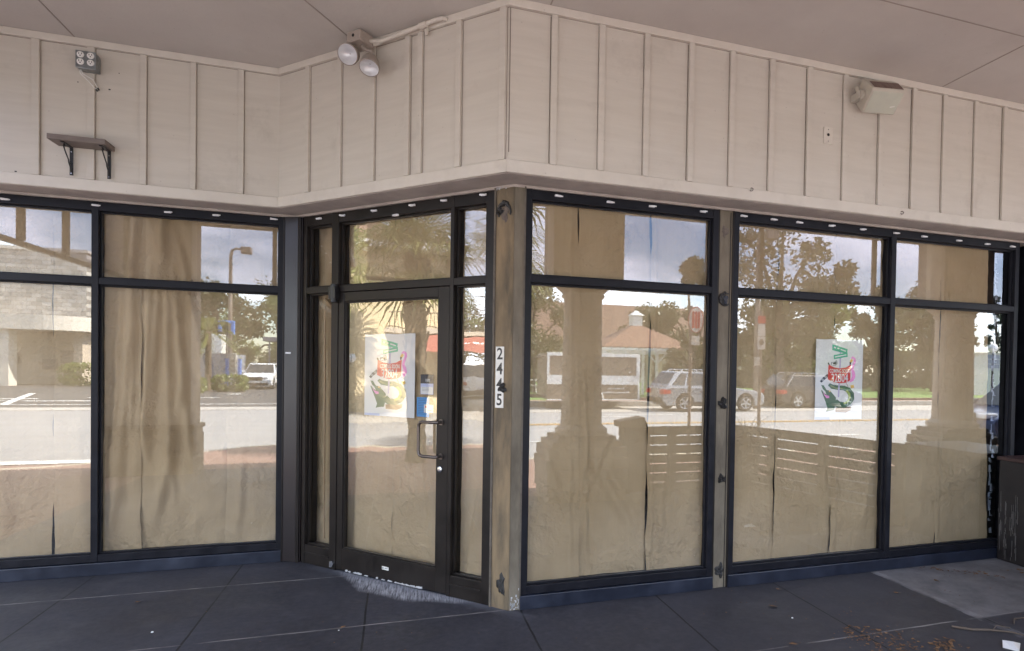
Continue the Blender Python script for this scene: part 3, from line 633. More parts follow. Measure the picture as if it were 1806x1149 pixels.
# ------------------------------------------------------------------ kraft paper behind the glass
PG = 'brown paper sheets covering the glass from inside'
def fbm(x, y, z, o=4): return noise.fractal(Vector((x,y,z)), 1.0, 2.0, o)
def paper(W, s0, s1, z0, z1, label, seed, folds=(), base=-.085, amp=.013, edge=.015, tilt=(0,0), top_gather=None):
    """folds: (s_top, s_bottom, width, amplitude, z_lo, z_hi)"""
    r = random.Random(seed); ns = max(8, int((s1-s0)/.014)); nz = max(12, int((z1-z0)/.022)); b = MB()
    for j in range(nz+1):
        z = z0+(z1-z0)*j/nz; tz = j/nz
        e0 = s0 + edge*fbm(seed*3.1, z*2.2, 0, 3) + tilt[0]*(1-tz); e1 = s1 + edge*fbm(seed*5.7, z*2.2, 4, 3) + tilt[1]*(1-tz)
        for i in range(ns+1):
            s = e0+(e1-e0)*i/ns
            h = amp*fbm(s*2.1+seed, z*.8, seed*1.7, 3) + amp*.45*fbm(s*7+seed, z*4.5, seed, 3)
            c = fbm(s*5+seed*2, z*3.2+seed, 7, 2); h += amp*.9*(.25-abs(c))     # creases
            for a, bb, w, am, zl, zh in folds:
                if zl-.15 < z < zh+.15:
                    k = min(1, max(0, (z-zl+.15)/.3))*min(1, max(0, (zh+.15-z)/.3))
                    cs = bb+(a-bb)*((z-zl)/(zh-zl)) + .010*fbm(z*3, seed, a, 2); d = (s-cs)/w
                    if abs(d) < 3: h += am*k*(math.exp(-d*d) - .6*math.exp(-(d-1.2)**2))
            de = min(i, ns-i)/ns*(s1-s0)
            h -= .010*math.exp(-de/.02)*(.5+.5*fbm(z*1.8, seed, i > ns/2, 2))
            b.v.append(W(s, min(base+h, -.0685), z))
    for j in range(nz):
        for i in range(ns):
            q = j*(ns+1)+i; b.f.append((q, q+1, q+ns+2, q+ns+1))
    o = b.build('kraft_paper', M['paper'], None, smooth=True, recalc=False); return tag(o, label, 'paper', PG)
paper(WA, -3.9, -3.098, .13, 2.70, 'brown paper sheet at the left end of the left window, running out of the picture', 1, ((-3.4,-3.35,.05,.010,.2,1.2),))
paper(WA, -3.098, -2.80, .13, 2.70, 'brown paper sheet just left of the mullion in the left window', 2, ((-2.95,-2.9,.04,.008,.2,1.4),))
paper(WA, -2.83, -2.558, .13, 2.70, 'heavily draped brown paper sheet just right of the mullion in the left window', 3,
      ((-2.60,-2.70,.030,.036,.5,2.7),(-2.69,-2.74,.025,.026,.3,2.1),(-2.60,-2.62,.018,.028,1.1,2.2)), amp=.016, base=-.100)
paper(WA, -2.572, -1.968, .13, 2.70, 'gathered brown paper sheet with long drooping folds in the left window', 4,
      ((-2.43,-2.53,.032,.042,.9,2.7),(-2.42,-2.36,.028,.036,.6,2.6),(-2.40,-2.24,.035,.034,.9,2.65),(-2.37,-2.08,.035,.028,1.3,2.65),(-2.50,-2.55,.022,.034,1.0,2.3),(-2.28,-2.46,.035,.030,.4,1.5)), amp=.017, base=-.125)
paper(WA, -1.980, -1.55, .13, 2.70, 'flat brown paper sheet beside the bronze panel in the left window', 5, ((-1.86,-1.90,.03,.016,.2,.9),(-1.75,-1.7,.05,.008,2.1,2.7)), base=-.090)
paper(WB, 1.66, 2.0, .12, 2.70, 'creased brown paper strip in the narrow pane left of the door', 6, ((1.84,1.84,.02,.03,.2,2.7),(1.74,1.76,.02,.018,.2,2.6)), amp=.014, base=-.13)
paper(WB, 1.128, 1.63, .12, 2.70, 'brown paper sheet behind the hinge side of the glass door', 7, ((1.50,1.52,.03,.012,.2,1.2),(1.50,1.47,.035,.028,2.15,2.7),(1.42,1.45,.03,.02,2.15,2.7)), base=-.10)
paper(WB, .51, 1.133, .12, 2.70, 'brown paper sheet behind the handle side of the glass door', 8, ((.80,.72,.04,.016,.2,1.0),(.95,.9,.04,.008,.3,1.3)), base=-.10)
paper(WB, .19, .50, .12, 2.70, 'brown paper strip in the narrow pane between the door and the corner pillar', 9, ((.30,.42,.03,.014,.2,.8),(.35,.34,.03,.012,2.1,2.7)), base=-.10)
paper(WC, .09, .460, .13, 2.70, 'leftmost brown paper sheet in the window beside the corner pillar', 10, ((.40,.44,.02,.012,.2,2.7),(.22,.36,.035,.022,.7,1.1)), tilt=(0,.045), base=-.088)
paper(WC, .453, 1.000, .13, 2.70, 'middle brown paper sheet, slumped and wrinkled, in the window beside the corner pillar', 11,
      ((.52,.56,.02,.020,.2,1.6),(.60,.90,.05,.026,.45,.95),(.70,.55,.03,.018,.75,1.1),(.55,.50,.025,.02,.7,1.2)), tilt=(.045,0), base=-.098, amp=.012)
paper(WC, 1.000, 1.49, .13, 2.70, 'rightmost brown paper sheet in the window beside the corner pillar', 12, ((1.03,1.03,.018,.018,.2,2.7),(1.14,1.10,.03,.012,.3,1.0)), base=-.088)
paper(WC, 1.63, 2.064, .13, 2.70, 'brown paper sheet just right of the narrow pillar', 13, ((2.02,2.02,.02,.012,.2,2.6),), base=-.088)
paper(WC, 2.060, 2.599, .13, 2.70, 'brown paper sheet behind the left edge of the right-hand poster', 14, ((2.50,2.56,.03,.016,.2,1.0),(2.3,2.32,.06,.008,.3,1.4)), base=-.090)
paper(WC, 2.597, 3.085, .13, 2.70, 'brown paper sheet ending at the mullion right of the poster', 15, ((2.65,2.63,.02,.018,.2,1.6),(3.0,2.9,.05,.012,.3,1.0)), base=-.090)
paper(WC, 3.08, 3.676, .13, 2.70, 'brown paper sheet just right of the mullion in the far right bay', 16, ((3.55,3.5,.05,.010,.4,2.6),), base=-.088)
paper(WC, 3.673, 4.20, .13, 2.70, 'last brown paper sheet on the right, beside a bare strip of glass', 17, ((3.72,3.70,.02,.012,.2,2.5),(3.9,3.85,.06,.010,.8,1.4)), tilt=(0,.06), base=-.088)
# torn adhesive strip on the bare glass
fm = thing('adhesive_strip', 'ragged strip of old adhesive on bare glass at the far right', 'adhesive', (4.27,.06,.2))
r = random.Random(5); z = .2
while z < 2.66:
    h = r.uniform(.015,.06)
    if r.random() < .8 and not 2.14 < z < 2.2:
        x = 4.245+r.uniform(-.012,.02); w = r.uniform(.006,.032); k = r.uniform(-.012,.012)
        p = MB()
        p.hexa([WC(a, n, q) for a, n, q in ((x,-.063,z),(x+w,-.063,z+k),(x+w,-.0615,z+k),(x,-.0615,z),(x,-.063,z+h),(x+w*r.uniform(.3,1),-.063,z+h+k),(x+w*.6,-.0615,z+h+k),(x,-.0615,z+h))])
        if r.random() < .5: p.wbox(WC, x, x+.035, -.0629, -.0614, z, z+.006)
        p.build('film_fragment', M['film_mark'], fm)
    z += h*.9
st = thing('wooden_stick', 'bare wooden stick leaning behind the narrow pane left of the door', 'stick', tuple(WB(1.8,-.10,.2)))
p = MB(); p.tube([WB(1.845,-.072,2.10), WB(1.66,-.078,1.95)], .014, 6); p.tube([WB(1.84,-.074,2.05), WB(1.83,-.074,.2)], .008, 6); p.build('pole', M['stick'], st)

# ------------------------------------------------------------------ posters and notices
def poster(W, flip, s0, z1, w, h, n, label):
    """s0: left edge as seen, z1: top edge; art is laid out in the 0..1 square of the sheet"""
    t = thing('coming_soon_poster', label, 'poster', tuple(W(s0, n, z1-h)))
    sg = -1 if flip else 1
    def Q(x, y, k): return W(s0+sg*x*w, n+.00025*k, z1-y*h)
    p = MB(); nn = 12
    for i in range(nn): 
        p.quad(Q(i/nn,0+.004*math.sin(i),0), Q((i+1)/nn,.004*math.sin(i+1),0), Q((i+1)/nn,1,0), Q(i/nn,1,0))
    p.build('sheet', M['p_white'], t)
    def poly(name, m, pts, k):
        p = MB(); p.quad(*[Q((x-145)/495, (y-120)/880, k) for x, y in pts]); return p.build(name, M[m], t)
    def stroke(name, m, pts, wd, k):
        p = MB(); L_ = []; R_ = []
        for i, (x, y) in enumerate(pts):
            a = pts[max(i-1,0)]; c = pts[min(i+1,len(pts)-1)]; dx, dy = c[0]-a[0], c[1]-a[1]; q = math.hypot(dx, dy) or 1
            ww = wd[i] if isinstance(wd, (list,tuple)) else wd
            L_.append((x-dy/q*ww/2, y+dx/q*ww/2)); R_.append((x+dy/q*ww/2, y-dx/q*ww/2))
        for i in range(len(pts)-1): p.quad(*[Q((x-145)/495,(y-120)/880,k) for x, y in (L_[i], L_[i+1], R_[i+1], R_[i])])
        return p.build(name, M[m], t)
    stroke('sign_post', 'p_lilac', [(400,200),(397,440)], 16, 1); stroke('sign_post', 'p_lilac', [(392,600),(388,755)], 16, 4)
    poly('street_sign', 'p_green', [(312,172),(474,222),(468,276),(312,238)], 2); poly('street_sign', 'p_green', [(328,292),(474,258),(476,306),(330,338)], 3)
    stroke('sign_lettering', 'p_white', [(330,205),(350,212)], 16, 4); stroke('sign_lettering', 'p_white', [(366,214),(385,219)], 12, 4); stroke('sign_lettering', 'p_white', [(400,226),(455,246)], 12, 4)
    stroke('sign_lettering', 'p_white', [(342,312),(462,285)], 12, 4)
    poly('raccoon', 'p_grey', [(298,398),(304,366),(318,372),(340,362),(356,346),(366,352),(372,385),(352,408),(325,412)], 2)
    poly('raccoon_face', 'p_white', [(306,392),(322,376),(345,378),(340,402),(318,406)], 3); poly('raccoon_mask', 'p_black', [(322,380),(346,368),(360,378),(346,392),(328,394)], 4)
    stroke('raccoon_paw', 'p_black', [(272,376),(284,402)], 14, 5)
    poly('banner', 'p_red', [(276,394),(330,424),(396,437),(460,424),(514,392),(508,568),(470,594),(400,602),(330,588),(272,560)], 3)
    sc = w/495
    text_obj('COMING SOON', 56*h/880*1.05, W, flip, s0+sg*((398-145)/495)*w, n+.0014, z1-((468-120)/880)*h, M['p_white'], 'banner_lettering', t, sx=.66, bold=.0008)
    text_obj('TO THE', 18*h/880, W, flip, s0+sg*((398-145)/495)*w, n+.0014, z1-((503-120)/880)*h, M['p_white'], 'banner_lettering', t, sx=.8)
    text_obj('32804', 120*h/880*1.1, W, flip, s0+sg*((395-145)/495)*w, n+.0014, z1-((548-120)/880)*h, M['p_white'], 'banner_lettering', t, sx=.70, bold=.0009)
    stroke('flamingo', 'p_pink', [(516,330),(530,312),(549,326),(553,360),(538,400),(528,440),(540,480),(546,520),(530,562),(505,590)], [22,30,26,24,24,26,34,38,34,10], 2)
    stroke('flamingo_beak', 'p_yellow', [(524,335),(508,366)], 24, 3); stroke('flamingo_beak_tip', 'p_black', [(508,364),(502,396)], [22,8], 3)
    for i, (x, y) in enumerate(((270,522),(252,534),(234,549),(218,566),(206,582))):
        stroke('raccoon_tail_band', 'p_grey' if i % 2 else 'p_navy', [(x+8,y-10),(x-6,y+8)], [40-3*i,36-3*i], 2)
    stroke('alligator_coil', 'p_dgreen', [(285,612),(320,640),(380,650),(440,652),(490,675),(522,720),(524,770),(500,815),(450,842),(390,836),(350,805)], [30,50,50,52,60,66,66,62,64,70,74], 2)
    stroke('alligator_belly', 'p_lime', [(470,680),(500,715),(506,765),(486,805),(445,826)], 26, 3)
    stroke('alligator_belly', 'p_olive', [(300,628),(360,655),(430,658)], 14, 3)
    poly('alligator_head', 'p_dgreen', [(206,622),(232,626),(262,676),(300,684),(330,720),(362,760),(360,830),(345,900),(298,905),(262,915),(275,870),(252,800),(206,684),(212,676),(240,712),(262,726),(248,690),(222,664)], 4)
    poly('alligator_mouth', 'p_pink', [(222,690),(246,728),(290,742),(292,764),(262,768),(238,730)], 5)
    poly('alligator_eye', 'p_yellow', [(284,684),(300,682),(302,696),(288,698)], 6)
    poly('ground_patch', 'p_brown', [(360,872),(525,862),(520,900),(470,925),(360,920)], 1)
    stroke('flower', 'p_yellow', [(515,640),(550,632)], 34, 3); stroke('flamingo_leg', 'p_tan', [(470,600),(488,640)], 8, 2)
    poly('poster_tape', 'p_paleblue', [(150,975),(300,975),(300,1000),(150,1000)], 1)
    return t
poster(WB, True, 1.392, 1.820, .502, .612, -.0665+.0, 'white coming soon poster with red banner and animals on the glass door')
poster(WC, False, 2.402, 1.851, .452, .632, -.0675, 'white coming soon poster with red banner and animals in the right-hand window')
nt = thing('paper_notice', 'small white notice with a dark photo above the blue notice on the door', 'notice', tuple(WB(.77,-.066,1.38)))
p = MB(); p.wbox(WB, .716, .834, -.067, -.066, 1.384, 1.524); p.build('sheet', M['p_paleblue'], nt)
p = MB(); p.wbox(WB, .716, .834, -.0659, -.0657, 1.462, 1.527); p.build('photo', M['p_navy'], nt)
p = MB(); p.wbox(WB, .75, .79, -.0656, -.0655, 1.475, 1.495); p.build('photo_detail', M['p_grey'], nt)
p = MB(); p.wbox(WB, .720, .830, -.0659, -.0657, 1.388, 1.438); p.build('white_area', M['p_white'], nt)
p = MB()
for z in (1.43,1.42,1.41): p.wbox(WB, .755, .82, -.0656, -.0655, z-.0015, z+.0015)
p.build('text_line', M['p_grey'], nt)
nt = thing('paper_notice', 'blue notice beside the door handle with a white card on it', 'notice', tuple(WB(.80,-.066,1.22)))
p = MB(); p.wbox(WB, .752, .868, -.067, -.066, 1.222, 1.362); p.build('sheet', M['p_blue'], nt)
p = MB(); r = random.Random(2)
for z in [1.35-.012*k for k in range(10)]: p.wbox(WB, .765+r.uniform(0,.02), .855, -.0659, -.0657, z-.0012, z+.0012)
p.build('text_line', M['p_navy'], nt)
nt2 = thing('business_card', 'small white card stuck over the blue notice on the door', 'card', tuple(WB(.76,-.065,1.25)))
p = MB(); p.wbox(WB, .712, .800, -.0655, -.065, 1.254, 1.312); p.build('card', M['p_white'], nt2)
p = MB(); p.wbox(WB, .775, .79, -.0649, -.0648, 1.288, 1.302); p.wbox(WB, .73, .77, -.0649, -.0648, 1.270, 1.273); p.build('card_print', M['p_red'], nt2)

# ------------------------------------------------------------------ clips on the head frames
ORD = ['first','second','third','fourth','fifth','sixth','seventh','eighth','ninth','tenth','eleventh','twelfth','thirteenth','fourteenth']
def clip_proto(W, s, z, label, n=.0, flip=False):
    t = thing('cable_clip', label, 'clip', tuple(W(s,n,z)), 0, 'white cable clips along the window heads')
    p = MB(); sg = -1 if flip else 1; r = random.Random(int(s*1000)); dz = r.uniform(-.003,.003)
    p.wbox(W, s-.026, s+.018, n, n+.010, z-.007, z+.007)
    p.tube([W(s-.024*sg, n+.012, z+dz), W(s+.018*sg, n+.012, z-dz)], .0075, 8); p.tube([W(s+.018*sg, n+.010, z-dz), W(s+.029*sg, n+.014, z-dz)], .0055, 8)
    p.build('body', M['clip'], t, bevel=.002)
for i, (s, z) in enumerate([(-3.335,2.71),(-2.806,2.72),(-2.355,2.713),(-2.038,2.72),(-1.642,2.728)]):
    clip_proto(WA, s, z, f'white cable clip on the head of the left window, {ORD[i]} from the left')
for i, (s, z) in enumerate([(1.821,2.718),(1.565,2.718),(1.235,2.72),(.866,2.722),(.578,2.724),(.246,2.726)]):
    clip_proto(WB, s, z, f'white cable clip above the diagonal entrance, {ORD[i]} from the left', 0, True)
clip_proto(WB, 1.025, 2.668, 'white cable clip set lower than the others, over the door pane', -.004, True)
for i, (s, z) in enumerate([(.292,2.722),(.653,2.718),(.962,2.72),(1.358,2.722)]):
    clip_proto(WC, s, z, f'white clip over the window beside the corner pillar, {ORD[i]} from left')
for i, (s, z) in enumerate([(1.687,2.722),(1.943,2.72),(2.168,2.719),(2.463,2.72),(2.759,2.718),(3.09,2.717),(3.376,2.714),(3.748,2.711),(4.065,2.708),(4.358,2.710)]):
    clip_proto(WC, s, z, f'white clip over the far right window, {ORD[i]} from left')

# ------------------------------------------------------------------ things fixed to the fascia
# outlet box
ob = thing('outlet_box', 'galvanised four socket outlet box with loose white wires on the left fascia', 'outlet box', tuple(WA(-2.76,FO,3.58)))
p = MB(); p.wbox(WA, -2.812, -2.700, FO+.012, FO+.088, 3.590, 3.705); p.build('box', M['galv'], ob, bevel=.006)
p = MB(); p.wbox(WA, -2.815, -2.697, FO+.089, FO+.096, 3.587, 3.708); p.build('cover', M['galv'], ob, bevel=.005)
for sx in (-2.785,-2.727):
    for z in (3.678,3.630):
        c = MB(); m4 = Matrix.Translation(WA(sx, FO+.0965, z)) @ Matrix.Rotation(PI/2, 4, 'X'); c.lathe([(.021,0),(.021,.003),(.018,.005)], m4, 20); rc = c.build('socket', M['outlet'], ob)
        c = MB(); c.wbox(WA, sx-.009, sx-.006, FO+.1015, FO+.103, z+.000, z+.011); c.wbox(WA, sx+.006, sx+.009, FO+.1015, FO+.103, z+.000, z+.011); c.wbox(WA, sx-.003, sx+.003, FO+.1015, FO+.103, z-.011, z-.005); c.build('slot', M['black'], rc)
p = MB(); p.tube([WA(-2.806,FO+.06,3.592), WA(-2.80,FO+.055,3.562), WA(-2.765,FO+.03,3.53), WA(-2.722,FO+.03,3.478)], .004, 6); p.build('wire', M['wire_w'], ob, smooth=True)
p = MB(); p.tube([WA(-2.800,FO+.06,3.592), WA(-2.79,FO+.05,3.568), WA(-2.735,FO+.04,3.54), WA(-2.710,FO+.035,3.488)], .004, 6); p.build('wire', M['wire_w'], ob, smooth=True)
p = MB(); p.tube([WA(-2.722,FO+.03,3.478), WA(-2.713,FO+.03,3.468)], .006, 6); p.tube([WA(-2.710,FO+.035,3.488), WA(-2.702,FO+.035,3.474)], .006, 6); p.build('wire_cap', M['black'], ob)
p = MB()
for s, z, w in ((-2.785,3.50,.014),(-2.782,3.475,.010),(-2.66,3.497,.012),(-2.84,3.52,.005),(-2.60,3.62,.004),(-3.19,2.86,.012)): p = MB(); p.wbox(WA, s, s+w, FO, FO+.0015, z, z+.008); p.build('screw_hole', M['black'], ob)
# shelf
sh = thing('wall_shelf', 'small taupe shelf board on two black scroll brackets on the left fascia', 'shelf', tuple(WA(-2.79,FO,3.05)))
p = MB(); p.wbox(WA, -2.940, -2.615, FO+.016, FO+.172, 3.062, 3.098); p.build('board', M['shelf'], sh, bevel=.003)
for s in (-2.866,-2.648):
    p = MB(); p.wbox(WA, s-.010, s+.010, FO+.016, FO+.020, 2.868, 3.061); p.wbox(WA, s-.010, s+.010, FO+.0205, FO+.150, 3.056, 3.0612)
    cv = [WA(s, FO+.022, 2.885), WA(s, FO+.032, 2.92), WA(s, FO+.055, 2.945), WA(s, FO+.060, 2.965), WA(s, FO+.080, 2.985), WA(s, FO+.105, 3.01), WA(s, FO+.128, 3.04), WA(s, FO+.118, 3.052), WA(s, FO+.106, 3.042)]
    p.tube(cv, .004, 6); p.tube([WA(s, FO+.022, 2.955), WA(s, FO+.045, 2.935), WA(s, FO+.034, 2.915)], .0035, 6)
    bk = p.build('bracket', M['iron'], sh)
    for z in (2.882,3.03): p = MB(); p.tube([WA(s, FO+.0205, z), WA(s, FO+.023, z)], .0045, 8); p.build('screw', M['steel'], bk)
# twin flood light with its box and conduit
fl = thing('flood_light', 'beige twin spot light hanging from a ceiling box over the entrance', 'light', tuple(WB(1.02,FO+.12,3.7)))
cB = WB(1.035, FO+.13, 0)
Mx = Matrix.Translation((cB.x, cB.y, 3.752)) @ Matrix.Rotation(-PI/4, 4, 'Z')
p = MB(); p.box(-.062,.062,-.058,.058,-.020,.046, Mx); p.build('junction_box', M['lampbody'], fl, bevel=.008)
p = MB(); p.box(-.066,.066,-.062,.062,-.030,-.0205, Mx); p.build('box_cover', M['lampbody'], fl, bevel=.004)
p = MB(); p.tube([Mx @ Vector((.0,-.0585,.014)), Mx @ Vector((.0,-.0600,.014))], .011, 10); p.build('knockout_hole', M['black'], fl)
def lamp_head(c, axis, R_, swivel):
    ax = Vector(axis).normalized(); rot = Vector((0,0,1)).rotation_difference(ax).to_matrix().to_4x4(); Ml = Matrix.Translation(c) @ rot
    p = MB(); p.lathe([(.012,-.105),(.032,-.10),(.045,-.085),(.060,-.045),(R_*.97,-.01),(R_,.0),(R_,.014),(R_*.93,.016)], Ml, 28, cap=False)
    p.tube(swivel, .011, 8); hd = p.build('lamp_head', M['lampbody'], fl, smooth='auto')
    p = MB(); p.lathe([(R_*.93,.012),(R_*.86,.004),(R_*.6,-.016),(R_*.3,-.026),(.004,-.030)], Ml, 28, cap=False); p.build('lens', M['lens'], hd, smooth=True)
c1 = WB(1.075, FO+.19, 3.648); c2 = WB(.935, FO+.14, 3.560)
lamp_head(c1, (-.30,-.78,-.50), .068, [Mx @ Vector((-.06,.0,.0)), Mx @ Vector((-.09,.0,.004)), Mx @ Vector((-.10,.0,-.02)), c1+Vector((.03,.08,.04))])
lamp_head(c2, (-.10,-.55,-.85), .064, [Mx @ Vector((.02,.0,-.03)), Mx @ Vector((.03,.0,-.055)), c2+Vector((.012,.04,.12)), c2+Vector((.012,.05,.085))])
cd = thing('conduit', 'cream painted metal conduit running along the top trim above the entrance', 'conduit', tuple(WB(.6,FO+.04,3.79)))
p = MB(); n0 = FO+.055
p.tube([WB(.99,n0+.05,3.755), WB(.92,n0,3.765), WB(.62,n0,3.782), WB(.46,n0,3.794), WB(.40,n0-.012,3.80), WB(.385,n0-.04,3.80)], .014, 10); p.build('pipe', M['trim'], cd, smooth=True)
for s in (.965,.55): 
    p = MB(); p.tube([WB(s+.03,n0+.012 if s > .9 else n0,3.762 if s > .9 else 3.784), WB(s-.03,n0,3.764 if s > .9 else 3.788)], .020, 10); p.build('coupling', M['trim'], cd, smooth='auto')
p = MB(); p.wbox(WB, .538, .562, FO+.020, FO+.030, 3.735, 3.80); p.build('strap', M['trim'], cd)
# loudspeaker
sp = thing('outdoor_speaker', 'cream outdoor loudspeaker on a swivel bracket on the right fascia', 'speaker', (2.62,-.30,3.6))
Ms = Matrix.Translation((2.625,-.315,3.607)) @ Matrix.Rotation(math.radians(-10), 4, 'Z') @ Matrix.Rotation(math.radians(50), 4, 'X')
p = MB()
prof = [(-.085,.075),(-.06,.083),(.055,.083),(.075,.07),(.085,.045),(.085,-.045),(.075,-.07),(.055,-.083),(-.06,-.083),(-.085,-.075)]
prof = [(.10,.070),(.03,.088),(-.075,.092),(-.092,.080),(-.092,-.080),(-.075,-.092),(.03,-.088),(.10,-.070)]
Mp = Ms @ Matrix(((0,0,1,0),(1,0,0,0),(0,1,0,0),(0,0,0,1)))
p.prism(prof, .255, Mp, -.15); p.build('cabinet', M['speaker'], sp, bevel=.008)
p = MB(); p.box(-.137,.093,-.0965,-.0925,-.078,.078, Ms); gr = p.build('grille', M['grille'], sp, bevel=.002)
p = MB(); p.box(.03,.065,-.0985,-.0970,-.040,-.032, Ms @ Matrix.Rotation(-.25,4,'Y')); p.build('badge', M['white_plate'], gr)
p = MB(); p.hexa([Mp @ Vector(c) for c in ((-.070,.0925,-.13),(.028,.0885,-.13),(.028,.0885,.095),(-.070,.0925,.095),(-.070,.0935,-.13),(.028,.0895,-.13),(.028,.0895,.095),(-.070,.0935,.095))]); p.build('dusty_top', M['speaker_top'], sp)
p = MB(); p.tube([Ms @ Vector((-.150,0,0)), Ms @ Vector((-.172,0,0))], .034, 16); p.tube([Ms @ Vector((-.168,.0,0)), Ms @ Vector((-.17,.075,.01))], .018, 6)
p.box(2.445,2.485,-.30,-.2005,3.58,3.63); p.build('bracket', M['speaker'], sp, smooth='auto')
p = MB(); p.tube([Ms @ Vector((.105,0,0)), Ms @ Vector((.122,0,0))], .030, 16); p.build('knob', M['speaker'], sp, smooth='auto')
# blank cable plate and hooks
cp = thing('cable_plate', 'cream painted wall plate with one dark cable hole below the speaker', 'wall plate', (2.252,-FO,3.3))
p = MB(); p.wbox(WC, 2.214, 2.290, FO+.0005, FO+.007, 3.252, 3.374); p.build('plate', M['trim'], cp, bevel=.002)
p = MB(); p.tube([WC(2.252,FO+.0071,3.318), WC(2.252,FO+.0085,3.318)], .011, 14); p.build('cable_hole', M['black'], cp)
p = MB()
for z in (3.355,3.271): p = MB(); p.tube([WC(2.252,FO+.007,z), WC(2.252,FO+.0082,z)], .004, 8); p.build('screw', M['steel'], cp)
for x, z, lab in ((1.61,2.846,'small bent metal hook in the fascia bottom trim above the narrow pillar'),(2.925,2.812,'small round metal hook in the bottom trim above the far right window')):
    hk = thing('hook', lab, 'hook', (x,-FO-.018,z))
    p = MB(); p.tube([WC(x,FO+.018,z+.012), WC(x,FO+.03,z+.012), WC(x+.008,FO+.034,z+.004), WC(x+.004,FO+.034,z-.008), WC(x-.008,FO+.032,z-.012), WC(x-.016,FO+.03,z-.006)], .0032, 6); p.build('wire', mat('dull_hook_metal', (.16,.13,.12), .5, metal=.5), hk)

# planter at the right
pl = thing('planter_box', 'tall dark brown planter box with white scrapes at the right end of the windows', 'planter', (4.6,-.45,0))
p = MB(); p.box(4.245,4.95,-.86,-.03,.003,.862); p.build('box', M['planter'], pl, bevel=.004)
p = MB(); p.box(4.232,4.963,-.873,-.017,.8625,.892); p.build('rim', M['planter_top'], pl, bevel=.004)
p = MB(); r = random.Random(6)
for i in range(60):
    y = r.choice([-.10,-.16,-.19,-.055])+r.gauss(0,.008); z = r.uniform(.02,.52); w = r.uniform(.0015,.004)
    p.box(4.2435,4.2449,y,y+w,z,z+r.uniform(.02,.14))
p.build('scrape_marks', M['scrape'], pl)
# ------------------------------------------------------------------ litter on the floor
lf = MB(); r = random.Random(12)
def leaf(b, x, y, sz, r):
    a = r.uniform(0,6.28); c, s_ = math.cos(a), math.sin(a); k = r.uniform(.3,.55); z = .002
    pts = [(-1,0,.1),(-.3,k,.25),(.4,k*.8,.12),(1,0,.3),(.3,-k,.2),(-.4,-k*.9,.05)]
    b.quad(*[(x+sz*(px*c-py*s_), y+sz*(px*s_+py*c), z+sz*max(0,pz+r.uniform(-.08,.15))) for px, py, pz in pts])
for i in range(240):
    t = r.random(); x = 1.99+r.gauss(0,.10)+ .10*t; y = -.86-.42*t+r.gauss(0,.035); leaf(lf, x, y, r.uniform(.004,.016), r)
for i in range(55): leaf(lf, 2.33+r.gauss(0,.06), -1.22+r.gauss(0,.04), r.uniform(.008,.024), r)
for i in range(50): t = r.random(); leaf(lf, 3.42+.42*t+r.gauss(0,.02), -.05-.33*t+r.gauss(0,.03), r.uniform(.008,.02), r)
for i in range(16): leaf(lf, 4.12+r.gauss(0,.05), -.32+r.gauss(0,.04), r.uniform(.008,.02), r)
for i in range(110): leaf(lf, r.uniform(1.0,4.0), r.uniform(-1.4,-.06), r.uniform(.003,.009), r)
for i in range(45): leaf(lf, r.uniform(-3,1.0), r.uniform(-.6,.9) if r.random() < .5 else r.uniform(-.6,-.05), r.uniform(.003,.007), r)
o = lf.build('leaf_litter', M['leaf_dry'], None, recalc=False); tag(o, 'scattered dry leaf bits and a small heap on the slab at lower right', 'leaf litter', None, 'stuff')
lp = None
for i, (x, y, sz, lab) in enumerate(((1.72,-.42,.035,'curled brown leaf alone on the slab below the far right window'),(1.95,-.16,.026,'single red brown leaf near the sill right of the narrow pillar'),(-2.30,.80,.03,'dry brown leaf on the slab below the left window'),(-1.0,.02,.018,'small orange leaf on the slab in front of the entrance'),(2.75,-.45,.030,'brown leaf by the edge of the pale concrete patch'),(3.25,-.33,.028,'brown leaf lying on the pale concrete patch'),(1.5,-.95,.028,'olive brown leaf left of the leaf heap'))):
    b = MB(); leaf(b, x, y, sz, random.Random(i+40)); o = b.build('dry_leaf', M['leaf_dry'], None, recalc=False); tag(o, lab, 'leaf', 'single dry leaves on the slab')
b = MB(); b.tube([(2.62,-1.02,.008),(2.70,-1.10,.010),(2.80,-1.13,.009),(2.90,-1.20,.012),(2.95,-1.27,.008)], [.007,.008,.007,.005,.003], 6); b.tube([(2.82,-1.14,.01),(2.86,-1.13,.03),(2.95,-1.15,.012)], .003, 5)
o = b.build('twig', M['twig'], None); tag(o, 'bent grey twig on the slab at lower right', 'twig')
b = MB(); b.tube([(3.05,-1.1,.006),(3.12,-1.05,.012),(3.30,-1.06,.006)], [.004,.004,.002], 6); o = b.build('twig', M['twig'], None); tag(o, 'thin short twig at the right edge of the slab', 'twig')
b = MB(); b.quad((2.66,-1.33,.004),(2.72,-1.28,.02),(2.78,-1.30,.012),(2.76,-1.36,.03),(2.70,-1.40,.004)); o = b.build('paper_scrap', M['scrap'], None); tag(o, 'crumpled white paper scrap at the lower right corner', 'litter')
for i, (x, y, sz, lab) in enumerate(((1.73,-.62,.007,'white pebble sized scrap between the leaf heap and the narrow pillar'),(-2.05,.25,.008,'white scrap on the slab at lower left'),(-1.02,-.02,.005,'tiny white scrap beside the orange leaf before the entrance'))):
    b = MB(); b.lathe([(.001,0),(sz*.8,sz*.1),(sz,sz*.4),(sz*.6,sz*.8),(.001,sz*.9)], Matrix.Translation((x,y,.001)), 7); o = b.build('paper_scrap', M['scrap'], None); tag(o, lab, 'litter')

